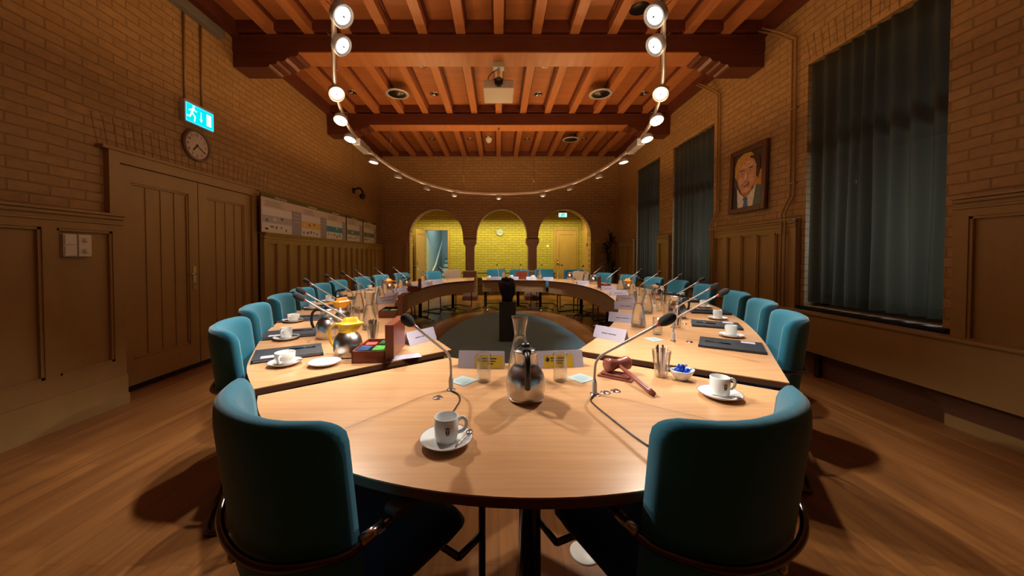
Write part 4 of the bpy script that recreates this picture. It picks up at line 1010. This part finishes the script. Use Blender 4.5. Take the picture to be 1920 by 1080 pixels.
def lamp_maker():
    t = thing('spotlight', 'x', 'spotlight')
    # head axis = local -Z, hinge at the origin
    g = G(); g.lathe([(0, -0.030), (0.030, -0.030), (0.052, -0.038), (0.061, -0.048), (0.063, -0.085), (0.0615, -0.087), (0.057, -0.085), (0.053, -0.078), (0.044, -0.0775)], 32); g.build('housing', 'lampgrey', t)
    g = G(); g.lathe([(0, -0.079), (0.044, -0.079), (0.045, -0.0785)], 28); g.build('lens', 'glow', t)
    g = G(); g.lathe([(0, -0.080), (0.004, -0.080), (0.0045, -0.092), (0, -0.093)], 10); g.build('centre_cap', 'black', t)
    g = G(); g.tube([(0, 0, 0.0), (0, 0, -0.032)], 0.007, 8)
    for s in (-1, 1): g.tube(smooth([Vector(p) for p in ((0, 0, -0.005), (s*0.03, 0, 0.022), (s*0.052, 0, 0.01), (s*0.045, 0, -0.02), (s*0.02, 0, -0.032))], 3), 0.0022, 6)
    g.build('bracket', 'chrome', t); return t
LAMP = Kind(lamp_maker)
LW = [  # x, y on the rail, target, power scale
    (0.90, 1.93, (-1.35, 1.15, 0.3), 1.0), (1.03, 2.20, (-1.15, 1.75, 0.73), 0.9), (1.33, 2.85, (0.30, 1.45, 0.73), 1.1), (1.50, 3.35, (1.45, 2.35, 0.73), 1.0),
    (1.62, 3.85, (1.85, 3.3, 0.73), 1.0), (1.69, 4.75, (1.95, 4.6, 0.73), 1.0), (1.62, 5.65, (2.05, 5.9, 0.73), 1.0), (1.36, 6.65, (1.8, 7.0, 0.73), 0.9), (0.93, 7.33, (1.2, 8.2, 0.73), 1.25),
    (0.0, 7.67, (0.3, 8.7, 0.73), 1.3),
    (0.5, 1.5, (1.25, 2.0, 0.73), 0.9)]
LAMPN = 0
def add_lamp(x, y, tgt, k, lab):
    p = Vector((x, y, 2.632)); d = (Vector(tgt)-p).normalized()
    o = LAMP.put(p, 0, lab, 'spotlights on the oval rail'); 
    q = (-d).to_track_quat('Z', 'Y'); o.rotation_euler = q.to_euler()
    l = light('SPOT', 'spotlight_beam', p+d*0.098, SPOTW*k, (1.0, 0.93, 0.84), tgt, spot_size=math.radians(46 if y < 2.5 and y > 1.6 else 62), spot_blend=0.8, shadow_soft_size=0.030)
    light('SPOT', 'ceiling_fill', p+Vector((0, 0, 0.05)), FILLW*(2.6 if y > 5 else 0.9), (1.0, 0.52, 0.20), p+Vector((0, 0, 2)), spot_size=math.radians(179), spot_blend=0.3, shadow_soft_size=0.05)  # added warm fill aimed up, brightens ceiling and upper walls
    light('POINT', 'lamp_fill', p+Vector((0, 0, -0.14)), FILLW*(0.30 if y > 2.5 else 0.10), (1.0, 0.66, 0.36), None, shadow_soft_size=0.05)  # added omni fill, brightens the walls at mid height
SPOTW, FILLW = 118.0, 8.0
for i, (x, y, tg, k) in enumerate(LW):
    for s in ((1, -1) if x > 0 else (1,)):
        nm = ['nearest', 'second', 'third, starry', 'fourth', 'fifth', 'sixth', 'seventh', 'eighth', 'ninth', 'middle far', 'lowest hidden'][i]
        add_lamp(s*x, y, (s*tg[0], tg[1], tg[2]), k, 'round grey spotlight hanging %s on the oval rail%s' % (nm, '' if x == 0 else (', right half' if s > 0 else ', left half')))
for s in (-1, 1):
    p = Vector((s*1.665, 4.25, 2.66)); t = thing('transformer_box', 'pale transformer box on the oval rail, %s side' % ('right' if s > 0 else 'left'), 'box', p, s*-0.05, 'transformer boxes on the rail')
    g = G(); g.bbox((-0.045, -0.19, -0.085), (0.045, 0.19, -0.012), 0.004); g.build('housing', 'lampgrey', t)
    g = G(); g.bbox((-0.04, -0.185, -0.092), (0.04, 0.185, -0.0855), 0.002); g.build('cover', 'white', t)
    g = G(); g.box((-0.015, -0.05, -0.012), (0.015, 0.05, 0.02)); g.build('clip', 'lampgrey', t)

# ------------------------------------------------------------------ projector
t = thing('projector', 'white ceiling projector hanging under the nearer crossbeam', 'projector', (0, 4.83, 3.495))
g = G(); g.bbox((-0.198, -0.225, 0), (0.198, 0.225, 0.10), 0.02, None, 3); g.build('body', 'plaque', t)
g = G(); g.bbox((-0.200, -0.228, -0.014), (0.200, 0.228, 0.0), 0.008); g.build('underside', 'white', t)
g = G(); g.lathe([(0, 0.0), (0.054, 0.0), (0.056, 0.045), (0.046, 0.05), (0.040, 0.035), (0, 0.03)], 24, (0, -0.222, 0.060), Matrix.Rotation(PI/2, 4, 'X')); g.build('lens', 'black', t)
g = G(); g.lathe([(0, 0.101), (0.165, 0.101), (0.155, 0.13), (0.10, 0.185), (0, 0.20)], 24); g.tube(smooth([Vector(p) for p in ((-0.13, -0.10, 0.12), (-0.14, -0.12, 0.18), (-0.08, -0.10, 0.26), (-0.02, -0.03, 0.33))], 4), 0.006, 8); g.build('mount_plate', 'black', t)
g = G(); g.tube([(0, 0, 0.19), (0, 0, 0.40)], 0.022, 10); g.bbox((-0.075, -0.06, 0.36), (0.075, 0.06, 0.424), 0.004); g.build('bracket', 'lampgrey', t)
g = G(); g.lathe([(0, 0), (0.006, 0), (0.006, 0.003), (0, 0.004)], 10, (0.16, -0.2255, 0.012), Matrix.Rotation(PI/2, 4, 'X')); g.build('status_light', 'red', t)

# ------------------------------------------------------------------ ceiling fittings
def vent_maker():
    t = thing('ceiling_vent', 'x', 'vent')
    g = G(); g.lathe([(0.155, 0), (0.155, -0.012), (0.185, -0.016), (0.205, -0.008), (0.207, 0)], 36); g.build('ring', 'lampgrey', t)
    g = G(); g.lathe([(0, -0.035), (0.04, -0.034), (0.045, -0.026), (0.08, -0.028), (0.085, -0.02), (0.12, -0.022), (0.125, -0.012), (0.156, -0.010)], 32); g.build('cone', 'black', t); return t
VENT = Kind(vent_maker)
VENT.put((-1.80, 6.20, JB-0.001), 0, 'round ceiling vent between the crossbeams, left of the projector', 'round ceiling vents')
VENT.put((1.81, 6.20, JB-0.001), 0, 'round ceiling vent between the crossbeams, right of the projector', 'round ceiling vents')
VENT.put((1.78, 8.6, JB-0.001), 0, 'round ceiling vent beyond the farther crossbeam', 'round ceiling vents')
for (x, y, s) in ((-1.80, 6.2, 1), (1.81, 6.2, 1), (1.78, 8.6, 1)):
    pass
def down_maker():
    t = thing('recessed_downlight', 'x', 'downlight')
    g = G(); g.lathe([(0.055, -0.001), (0.06, -0.008), (0.085, -0.008), (0.088, 0)], 28); g.build('ring', 'steel', t)
    g = G(); g.lathe([(0.056, -0.002), (0.04, -0.0015), (0.0, -0.001)], 24); g.build('reflector', 'darkchrome', t)
    g = G(); g.lathe([(0, -0.016), (0.014, -0.013), (0.016, -0.002)], 12); g.build('bulb', 'white', t); return t
DOWN = Kind(down_maker)
for (x, y, lab) in ((-1.20, 6.52, 'recessed downlight left of the projector, beyond it'), (0.73, 6.52, 'recessed downlight right of the projector, beyond it'), (-1.22, 5.55, 'recessed downlight just behind the nearer crossbeam on the left'), (0.74, 5.55, 'recessed downlight just behind the nearer crossbeam on the right'), (-2.70, 6.45, 'recessed downlight near the left wall'), (2.70, 6.50, 'recessed downlight near the right wall'),
                    (-1.72, 9.0, 'small fitting beyond the farther crossbeam, far left'), (-0.74, 9.0, 'small fitting beyond the farther crossbeam, left of centre'), (0.73, 9.0, 'small fitting beyond the farther crossbeam, right of centre'), (2.2, 9.0, 'small fitting beyond the farther crossbeam, far right')):
    DOWN.put((x, y, ZC-0.001), 0, lab, 'recessed downlights')
t = thing('ceiling_loudspeaker', 'round black loudspeaker in the near ceiling bay', 'loudspeaker', (1.72, 4.30, ZC-0.001)); g = G(); g.lathe([(0, -0.012), (0.11, -0.012), (0.118, -0.006), (0.12, 0)], 32); g.build('grille', 'black', t)
t = thing('glass_ceiling_lamp', 'small faceted glass lamp on the ceiling beyond the farther crossbeam', 'lamp', (-0.25, 8.85, ZC)); g = G(); g.lathe([(0.07, 0), (0.07, -0.03), (0.09, -0.04), (0.075, -0.10), (0.04, -0.15), (0, -0.16)], 8, smooth=False); g.build('shade', 'porcelain', t)
g = G(); g.lathe([(0.075, 0), (0.075, -0.03), (0, -0.031)], 16); g.build('base', 'steel', t)
t = thing('beam_hook', 'tiny black hook under the farther crossbeam', 'hook', (0.0, 7.2, 3.92)); g = G(); g.tube([(0.015*math.cos(a), 0, -0.03+0.015*math.sin(a)) for a in [2*PI*i/12 for i in range(12)]], 0.005, 6, True); g.lathe([(0, 0), (0.012, 0), (0.012, -0.012), (0, -0.014)], 10); g.build('ring', 'black', t)

# ------------------------------------------------------------------ clocks, exit signs, switches, camera, pipes
def clock(name, label, X, R, dark):
    t = thing(name, label, 'clock'); t.matrix_world = X      # local: x right, z up, faces -y
    Q = Matrix.Rotation(PI/2, 4, 'X')
    g = G(); g.lathe([(R*0.84, 0.02), (R*0.86, 0.035), (R*0.93, 0.042), (R, 0.034), (R*1.01, 0.015), (R, 0.001), (0, 0.001)], 48, (0, 0, 0), Q); g.build('rim', 'clockrim' if dark else 'steel', t)
    g = G(); g.lathe([(0, 0.020), (R*0.85, 0.020)], 40, (0, 0, 0), Q); g.build('face', 'clockface' if dark else 'clockpale', t)
    def tr(x, z): return Matrix.Translation((x, -0.0215, z)) @ Matrix.Rotation(PI/2, 4, 'X')
    for h in range(1, 13):
        a = PI/2-h*PI/6; obj_text('numeral', str(h), R*0.24, 'black', t, tr(R*0.66*math.cos(a), R*0.66*math.sin(a)))
    for nm, ang, l, w in (('hour_hand', PI/2-(7+20/60)*PI/6, R*0.45, R*0.035), ('minute_hand', PI/2-20*PI/30, R*0.66, R*0.022)):
        g = G(); g.box((-R*0.1, -w, -0.001), (l, w, 0.001)); o = g.build(nm, 'black', t); o.matrix_local = Matrix.Translation((0, -0.025, 0)) @ Matrix.Rotation(PI/2, 4, 'X') @ Matrix.Rotation(ang, 4, 'Z')
RL = Matrix.Rotation(PI/2, 4, 'Z')                          # turns a thing to face +x (left wall)
RR = Matrix.Rotation(-PI/2, 4, 'Z')
clock('wall_clock', 'round bronze-rimmed wall clock above the double door', Matrix.Translation((WL+0.002, 3.99, 2.535)) @ RL, 0.178, True)
clock('wall_clock', 'white round clock on the yellow-lit brick wall seen in the middle arch', Matrix.Translation((0.04, YC-0.002, 2.10)), 0.13, False)
# running-man exit signs
def man(g, X, s, y):
    def poly(pl): g.prism([(a*s, b*s) for a, b in pl], y, y+0.0015, X)
    c = [(0.05+0.055*math.cos(2*PI*i/12), 0.36+0.055*math.sin(2*PI*i/12)) for i in range(12)]; poly(c)
    poly([(-0.06, 0.24), (0.02, 0.30), (0.08, 0.26), (-0.02, 0.02), (-0.10, 0.06)])
    poly([(-0.06, 0.24), (-0.20, 0.16), (-0.18, 0.12), (-0.03, 0.19)]); poly([(0.07, 0.26), (0.14, 0.15), (0.22, 0.20), (0.20, 0.24), (0.14, 0.20), (0.08, 0.29)])
    poly([(-0.10, 0.06), (-0.16, -0.10), (-0.32, -0.10), (-0.32, -0.15), (-0.13, -0.15), (-0.04, 0.03)]); poly([(-0.05, 0.03), (0.09, -0.07), (0.05, -0.27), (0.10, -0.28), (0.15, -0.05), (0.0, 0.07)])
def exit_sign(label, X, w, h, m, flip=False):
    t = thing('exit_sign', label, 'sign'); t.matrix_world = X
    g = G(); g.bbox((-w/2-0.012, -0.06, -h/2-0.012), (w/2+0.012, -0.001, h/2+0.03), 0.004); g.build('housing', 'lampgrey', t)
    g = G(); g.box((-w/2, -0.064, -h/2), (w/2, -0.0605, h/2)); g.build('panel', m, t)
    g = G(); e = 0.006
    for q in ((-w/2, -h/2, w/2, -h/2+e), (-w/2, h/2-e, w/2, h/2), (-w/2, -h/2, -w/2+e, h/2), (w/2-e, -h/2, w/2, h/2)): g.box((q[0], -0.067, q[1]), (q[2], -0.0642, q[3]))
    g.build('lit_edge', 'exitb' if m == 'exitg' else 'exitw', t)
    Q = Matrix.Rotation(PI/2, 4, 'X')
    g = G(); man(g, Matrix.Translation((-w*0.27, 0, -h*0.05)) @ Q, h*1.25, 0.0645)
    g.prism([(-0.004, h*0.28), (0.004, h*0.28), (0.004, -h*0.12), (0.018, -h*0.12), (0, -h*0.30), (-0.018, -h*0.12), (-0.004, -h*0.12)], 0.0645, 0.066, Matrix.Translation((w*0.03, 0, 0)) @ Q)
    g.box((w*0.24, -0.066, -h*0.33), (w*0.41, -0.0645, h*0.33)); g.build('pictogram', 'exitw', t)
exit_sign('illuminated cyan running-man exit sign above the wall clock', Matrix.Translation((WL+0.001, 3.99, 2.86)) @ RL, 0.36, 0.20, 'exitg')
exit_sign('green running-man exit sign hanging in the right arch', Matrix.Translation((2.10, YC-0.30, 2.63)), 0.26, 0.12, 'exitgreen')
g = G(); g.box((1.99, YC-0.34, 2.73), (2.21, YC-0.30, 2.85)); tag(g.build('sign_bracket', 'black'), 'dark bracket above the green exit sign in the right arch', 'bracket')
g = G()
for y in (3.86, 4.08): g.tube([(WL+0.013, y, 2.99), (WL+0.013, y, 3.95)], 0.012, 8)
tag(g.build('cable_conduit', 'wains'), 'pair of painted conduits rising from the cyan exit sign', 'pipe')
t = thing('surface_duct', 'short pale trunking at the top of the conduits', 'duct', (WL+0.05, 3.95, 4.0)); g = G(); g.bbox((-0.05, -0.45, -0.05), (0.04, 0.38, 0.05), 0.006); g.build('trunking', 'frame', t)
t = thing('switch_panel', 'white double light switch beside two dimmer knobs on the left panelling', 'switch', (-3.245, 2.67, 1.355))
for k, y in enumerate((-0.05, 0.045)):
    g = G(); g.bbox((-0.02, y-0.042, -0.085), (0.012, y+0.042, 0.085), 0.004); p = g.build('plate', 'white', t)
    for z in (-0.042, 0.042):
        if k == 0: g = G(); g.bbox((0.0125, y-0.037, z-0.037), (0.018, y+0.037, z+0.037), 0.003); g.build('rocker', 'white', p)
        else: g = G(); g.lathe([(0, 0.028), (0.017, 0.027), (0.019, 0.0125)], 20, (0, y, z), Matrix.Rotation(PI/2, 4, 'Y')); g.build('knob', 'white', p)
t = thing('security_camera', 'black dome camera on a curved arm high on the left wall', 'camera', (WL, 8.30, 2.84))
g = G(); g.bbox((0.001, -0.05, -0.06), (0.03, 0.05, 0.06), 0.005); g.build('wall_plate', 'black', t)
g = G(); g.tube(smooth([Vector(p) for p in ((0.02, 0, 0.0), (0.08, 0, 0.05), (0.17, 0, 0.05), (0.22, 0, -0.01), (0.225, 0, -0.08))], 4), 0.022, 10); g.build('arm', 'black', t)
g = G(); g.lathe([(0, -0.07), (0.05, -0.075), (0.075, -0.11), (0.075, -0.15), (0.05, -0.19), (0.02, -0.205), (0, -0.205)], 24, (0.225, 0, 0)); g.build('dome', 'black', t)
g = G(); g.lathe([(0, -0.2055), (0.018, -0.205), (0.02, -0.198)], 12, (0.225, 0, 0)); g.build('lens', 'steel', t)
g = G(); g.tube([(WL+0.006, 8.30, 2.90), (WL+0.006, 8.30, 4.14)], 0.005, 6); tag(g.build('camera_cable', 'wains'), 'thin painted cable running up from the black dome camera', 'cable')
def pipes(y, lab, kz=1.78):
    g = G()
    for k, dy in enumerate((0, 0.055)):
        yy = y-dy
        P = [(3.30, yy+0.34, 4.13), (3.37, yy+0.17, 3.98), (3.445, yy, 3.80), (3.445, yy, kz+0.20), (3.40, yy+0.02, kz+0.08), (3.375, yy+0.03, kz), (3.375, yy+0.03, 0.11)]
        g.tube(P, 0.011, 8)
    for z in (3.0, kz+0.35): g.bbox((3.435, y-0.075, z-0.008), (3.469, y+0.02, z+0.008), 0.003)
    tag(g.build('heating_pipe', 'wains'), lab, 'pipe')
pipes(4.12, 'pair of painted pipes right of the portrait, running down the right wall'); pipes(5.50, 'pair of painted pipes left of the portrait, by the middle curtain')
# corridor fittings
t = thing('wall_switch', 'small white switch beside the closed door in the right arch', 'switch', (1.66, YC, 1.62)); g = G(); g.bbox((-0.04, -0.012, -0.04), (0.04, -0.001, 0.04), 0.003); g.build('plate', 'white', t)
g = G(); g.bbox((-0.028, -0.017, -0.028), (0.028, -0.0121, 0.028), 0.002); g.build('rocker', 'white', t)

# ------------------------------------------------------------------ information boards above the left panelling
XP = -3.345
M['board_pink'] = mat('board_pink', (0.62, 0.50, 0.46), 0.5); M['board_white'] = mat('board_white', (0.68, 0.65, 0.66), 0.5); M['board_strip'] = mat('board_strip', (0.30, 0.28, 0.36), 0.5)
M['board_grey'] = mat('board_grey', (0.42, 0.40, 0.47), 0.5); M['board_yellow'] = mat('board_yellow', (0.75, 0.45, 0.10), 0.5); M['board_blue'] = mat('board_blue', (0.02, 0.26, 0.55), 0.5)
M['board_slate'] = mat('board_slate', (0.13, 0.20, 0.24), 0.5); M['board_green'] = mat('board_green', (0.09, 0.15, 0.15), 0.5); M['olive'] = mat('olive_band', (0.10, 0.10, 0.02), 0.6)
def board(label, y0, y1, panels, title=None):
    t = thing('information_board', label, 'poster', (XP, (y0+y1)/2, 1.62), 0, 'information boards above the left panelling')
    yc = (y0+y1)/2; e = 0.001
    def bx(g, ya, yb, za, zb, k): g.box((0.010+k*e, ya-yc, za), (0.0105+k*e, yb-yc, zb))
    g = G(); g.box((-0.014, y0-yc, 0), (0.0099, y1-yc, 0.55)); g.build('backing', 'edge', t)
    g = G(); bx(g, y0, y1, 0.002, 0.50, 0); g.build('sheet', 'board_pink', t)
    g = G(); bx(g, y0, y1, 0.501, 0.55, 0); tb = g.build('title_band', 'olive', t)
    for i, (a, b, c, m) in enumerate(panels):
        g = G(); bx(g, a, b, 0.002, 0.36, 1); g.build('picture_field', 'board_white', t)
        g = G(); bx(g, a, b, 0.14, 0.25, 2); g.build('colour_band', m, t)
        g = G(); bx(g, b, c, 0.002, 0.385, 2)
        s = g.build('grey_strip', 'board_strip', t); g = G()
        for z in (0.33, 0.27, 0.21): bx(g, b+(c-b)*0.15, b+(c-b)*0.8, z, z+0.006, 3)
        g.build('text_line', 'board_white', s)
        g = G(); w = b-a; rr = random.Random(i+int(y0*10))
        for k in range(5): bx(g, a+0.06, a+w*rr.uniform(0.55, 0.75), 0.455-k*0.018, 0.459-k*0.018, 1)
        g.build('text_line', 'ink', t)
        for k in range(5):
            ya = a+w*(0.08+0.17*k); z = rr.uniform(0.03, 0.08); g = G(); bx(g, ya, ya+w*rr.uniform(0.04, 0.11), z, z+rr.uniform(0.02, 0.06), 3)
            g.build('picture', ['ink', 'board_green', 'gavel', 'board_slate', 'board_green'][k], t)
        for k in range(3):
            ya = a+w*(0.1+0.25*k); z = 0.16+0.02*k; g = G(); bx(g, ya, ya+w*0.08, z, z+0.04, 3); g.build('picture', ['board_slate', 'board_white', 'gavel'][(k+i) % 3], t)
        g = G(); bx(g, a+w*0.35, a+w*0.80, 0.515, 0.533, 1)
        if title and i == 0:
            g.bm.free(); obj_text('title', title, 0.055, 'board_white', tb, Matrix.Translation((0.0108, a+w*0.62-yc, 0.5265)) @ Matrix(((0, 0, 1, 0), (1, 0, 0, 0), (0, 1, 0, 0), (0, 0, 0, 1))))
        else: g.build('title', 'board_pink', tb)
board('long white information board with olive title band and three picture panels', 4.88, 7.58, [(4.90, 5.60, 5.87, 'board_grey'), (5.88, 6.50, 6.72, 'board_yellow'), (6.73, 7.40, 7.57, 'board_blue')], 'Vitale kernen')
board('information board with slate blue picture band, second from the door', 7.63, 8.52, [(7.65, 8.32, 8.51, 'board_slate')])
board('information board with dark green picture band, nearest the arches', 8.57, 9.44, [(8.59, 9.28, 9.43, 'board_green')])

# ------------------------------------------------------------------ portrait painting on the right wall
Xp = Matrix.Translation((3.44, 4.80, 2.335)) @ RR @ Matrix.Rotation(math.radians(-2.0), 4, 'X')
t = thing('portrait_painting', 'dark-framed portrait painting of a smiling fair-haired person in suit and blue tie', 'painting'); t.matrix_world = Xp
w, h = 0.70, 0.90; g = G()
for q in ((-w/2, -h/2, -w/2+0.07, h/2), (w/2-0.07, -h/2, w/2, h/2), (-w/2+0.07, -h/2, w/2-0.07, -h/2+0.07), (-w/2+0.07, h/2-0.07, w/2-0.07, h/2)): g.bbox((q[0], -0.035, q[1]), (q[2], 0.005, q[3]), 0.01, None, 2)
g.build('frame', 'edge', t)
pc = dict(bg=(0.10, 0.075, 0.06), gold=(0.7, 0.33, 0.08), suit=(0.035, 0.03, 0.035), suit2=(0.08, 0.15, 0.14), shirt=(0.9, 0.87, 0.78), tie=(0.05, 0.17, 0.5), skin=(0.78, 0.42, 0.24), skin2=(0.52, 0.24, 0.13), skin3=(0.92, 0.58, 0.38), hair=(0.75, 0.47, 0.12), hair2=(0.07, 0.045, 0.025), lip=(0.36, 0.10, 0.07), teeth=(0.7, 0.62, 0.5), eye=(0.03, 0.02, 0.015))
for k, c in pc.items():
    m = mat('paint_'+k, c, 0.35); v = coords(m); n = N(m, 'ShaderNodeTexNoise'); n.inputs['Scale'].default_value = 28; n.inputs['Detail'].default_value = 4; L(m, v, n.inputs[0])
    L(m, mixc(m, ramp(m, n.outputs[0], 0.4, 0.7), c, tuple(x*0.7 for x in c)), bsdf(m).inputs['Base Color']); M['p_'+k] = m
def ell(cx, cz, rx, rz, n=24): return [(cx+rx*math.cos(2*PI*i/n), cz+rz*math.sin(2*PI*i/n)) for i in range(n)]
lay = [('canvas', 'bg', [(-.285, -.385), (.285, -.385), (.285, .385), (-.285, .385)]), ('background', 'gold', [(.10, -.12), (.285, -.15), (.285, .10), (.16, .06)]),
       ('jacket', 'suit', [(-.285, -.385), (-.10, -.385), (-.16, -.14), (-.285, -.05)]), ('jacket', 'suit2', [(.10, -.385), (.285, -.385), (.285, -.13), (.17, -.10)]),
       ('shirt', 'shirt', [(-.17, -.385), (.12, -.385), (.165, -.10), (.06, -.20), (-.04, -.25), (-.13, -.18), (-.20, -.09)]),
       ('neck', 'skin2', [(-.14, -.10), (.10, -.08), (.09, -.17), (-.02, -.25), (-.10, -.19)]),
       ('ear', 'skin2', ell(-.195, .06, .025, .05)), ('ear', 'skin2', ell(.165, .08, .022, .05)),
       ('face', 'skin', [(-.19, .12), (-.19, .0), (-.15, -.10), (-.08, -.18), (-.01, -.195), (.07, -.16), (.13, -.07), (.165, .05), (.165, .17), (.10, .28), (-.05, .30), (-.15, .25)]),
       ('cheek', 'skin3', ell(-.12, -.01, .05, .045)), ('cheek', 'skin3', ell(.07, .0, .05, .045)), ('forehead', 'skin3', ell(-.0, .20, .11, .05)), ('chin', 'skin3', ell(-.02, -.14, .05, .03)),
       ('hair', 'hair2', [(-.05, .31), (.12, .33), (.22, .27), (.24, .12), (.20, -.02), (.165, .02), (.165, .16), (.12, .25), (.03, .29)]),
       ('hair', 'hair', [(-.245, .08), (-.25, .22), (-.20, .32), (-.08, .37), (.06, .36), (.12, .30), (.05, .31), (.03, .24), (-.02, .30), (-.06, .21), (-.10, .27), (-.14, .16), (-.17, .19), (-.19, .09), (-.21, .03)]),
       ('brow', 'hair2', [(-.15, .125), (-.06, .135), (-.06, .145), (-.13, .145)]), ('brow', 'hair2', [(.02, .14), (.11, .145), (.10, .16), (.03, .155)]),
       ('eye', 'shirt', ell(-.10, .095, .03, .012)), ('eye', 'shirt', ell(.065, .11, .03, .012)), ('pupil', 'eye', ell(-.098, .095, .012, .012, 12)), ('pupil', 'eye', ell(.066, .11, .012, .012, 12)),
       ('nose', 'skin3', [(-.035, .10), (-.005, .10), (.02, .0), (.0, -.02), (-.05, -.02), (-.06, .0)]), ('nostril_shadow', 'skin2', [(-.055, -.015), (.015, -.015), (.0, -.03), (-.04, -.03)]),
       ('mouth', 'lip', [(-.10, -.05), (-.02, -.065), (.055, -.04), (.03, -.085), (-.03, -.10), (-.08, -.08)]), ('teeth', 'teeth', [(-.085, -.057), (-.02, -.070), (.045, -.050), (.02, -.075), (-.03, -.083), (-.07, -.073)]),
       ('tie', 'tie', [(-.045, -.25), (.02, -.25), (.03, -.28), (.01, -.30), (.03, -.385), (-.05, -.385), (-.03, -.30), (-.055, -.275)])]
for i, (nm, c, pl) in enumerate(lay):
    g = G(); y = -0.012-0.0006*i; fr = [(a, b) for a, b in pl]
    g.prism(fr, -y-0.0006 if i else 0.0, -y, Matrix.Rotation(PI/2, 4, 'X')); g.build('painted_'+nm if nm != 'canvas' else 'canvas', 'p_'+c, t)

# ------------------------------------------------------------------ rug, pedestal, sculpture, floor box, plant
g = G(); P = [(0.17+1.08*math.cos(2*PI*i/72), 5.0+2.85*math.sin(2*PI*i/72)) for i in range(72)]
g.prism([(x-0.17, y-5.0) for x, y in P], 0.001, 0.012); tag(g.build('oval_rug', 'rug', None, (0.17, 5.0, 0)), 'large grey-blue oval rug inside the table ring', 'rug')
t = thing('pedestal', 'dark square pedestal standing on the rug', 'pedestal', (0.13, 5.22, 0.0125)); g = G(); g.bbox((-0.123, -0.123, 0), (0.123, 0.123, 0.57), 0.004); g.build('column', 'pedestal', t)
g = G(); g.bbox((-0.127, -0.127, 0.5705), (0.127, 0.127, 0.585), 0.003); g.build('cap', 'pedestal', t)
def lump(p, a):
    p = p.copy(); k = 1+0.10*math.sin(3*a+p.z*18)+0.06*math.sin(7*a-p.z*30); p.x *= k; p.y *= k; p.z += 0.012*math.sin(5*a)*(p.z > 0.2); return p
t = thing('bronze_sculpture', 'black lumpy bronze bust with knotted top on the pedestal', 'sculpture', (0.13, 5.22, 0.598))
g = G(); g.lathe([(0, 0), (0.075, 0), (0.078, 0.03), (0.092, 0.08), (0.108, 0.14), (0.118, 0.20), (0.122, 0.26), (0.105, 0.305), (0.06, 0.33), (0, 0.335)], 36, rf=lump); g.build('bust', 'sculpt', t)
g = G()
for i in range(7):
    a = i*0.9; R_ = 0.07; g.lathe([(0, -0.03), (0.022, -0.022), (0.031, 0), (0.022, 0.022), (0, 0.03)], 12, (R_*math.cos(a), R_*math.sin(a)-0.02, 0.315+0.012*(i % 3)))
g.tube([(0.04*math.cos(q), -0.075, 0.30+0.04*math.sin(q)) for q in [2*PI*i/16 for i in range(16)]], 0.012, 8, True); g.build('curls', 'sculpt', t)
t = thing('floor_box', 'round white floor box lid under the head table', 'floor box', T(1100, 1046, 0.0)); g = G(); g.lathe([(0, 0.006), (0.06, 0.006), (0.065, 0.002), (0.065, 0.0005)], 28); g.build('lid', 'white', t)
t = thing('potted_plant', 'tall dark spiky plant in the far right corner', 'plant', (3.05, 9.55, 0))
g = G(); g.lathe([(0, 0.0), (0.16, 0.0), (0.21, 0.38), (0.22, 0.40), (0.20, 0.40), (0.19, 0.35), (0, 0.35)], 24); g.build('pot', 'leaf2', t)
g = G(); rr = random.Random(3); tips = []
for k in range(4):
    a = k*1.6; x, y = 0.07*math.cos(a), 0.07*math.sin(a); zt = 0.9+0.28*k; g.tube([(x*0.6, y*0.6, 0.34), (x*1.5, y*1.5, zt*0.6), (x*1.2, y*1.2, zt)], 0.018, 8); tips.append((x*1.2, y*1.2, zt))
g.build('stem', 'leaf2', t)
g = G()
for (x, y, z) in tips:
    for i in range(44):
        a = rr.uniform(0, 2*PI); e = rr.uniform(-0.5, 1.35); l = rr.uniform(0.28, 0.45)
        d = Vector((math.cos(a)*math.cos(e), math.sin(a)*math.cos(e), math.sin(e))); p = Vector((x, y, z+rr.uniform(-0.12, 0.05)))
        if p.x+d.x*l > 0.26: d.x *= 0.4
        if p.y+d.y*l > 0.33: d.y *= 0.4
        s = d.cross(Vector((0, 0, 1))); s = s.normalized() if s.length > 1e-3 else Vector((1, 0, 0))
        q = [p, p+d*l*0.5+Vector((0, 0, 0.02)), p+d*l+Vector((0, 0, -0.09))]; W_ = [0.008, 0.014, 0.001]
        up = s.cross(d)*0.002
        for j in range(2): g.flatpoly([q[j]-s*W_[j], q[j]+s*W_[j], q[j+1]+s*W_[j+1], q[j+1]-s*W_[j+1]]); g.flatpoly([q[j]-s*W_[j]+up, q[j]+s*W_[j]+up, q[j+1]+s*W_[j+1]+up, q[j+1]-s*W_[j+1]+up])
g.build('foliage', 'leaf', t)

# ------------------------------------------------------------------ tables and chairs standing in the corridor
def side_table(x0, x1, lab):
    t = thing('folding_table', lab, 'table', ((x0+x1)/2, 11.40, 0), 0, 'tables along the corridor wall'); w = (x1-x0)/2
    g = G(); g.bbox((-w, -0.25, 0.715), (w, 0.25, 0.745), 0.004); g.build('tabletop', 'pedestal', t)
    for sx in (-1, 1):
        for sy in (-1, 1):
            g = G(); g.tube([(sx*(w-0.06), sy*0.2, 0.714), (sx*(w-0.06), sy*0.2, 0.0)], 0.014, 8); g.build('leg', 'darkchrome', t)
    for z in (0.28, 0.5):
        g = G(); g.tube([(-w+0.06, 0.2, z), (w-0.06, 0.2, z)], 0.010, 6); g.build('stretcher', 'darkchrome', t)
side_table(-1.55, -0.30, 'dark table against the yellow-lit wall, seen left of the middle arch'); side_table(-0.25, 0.95, 'dark table against the yellow-lit wall, seen in the middle arch'); side_table(1.0, 1.85, 'short dark table beside the closed corridor door')
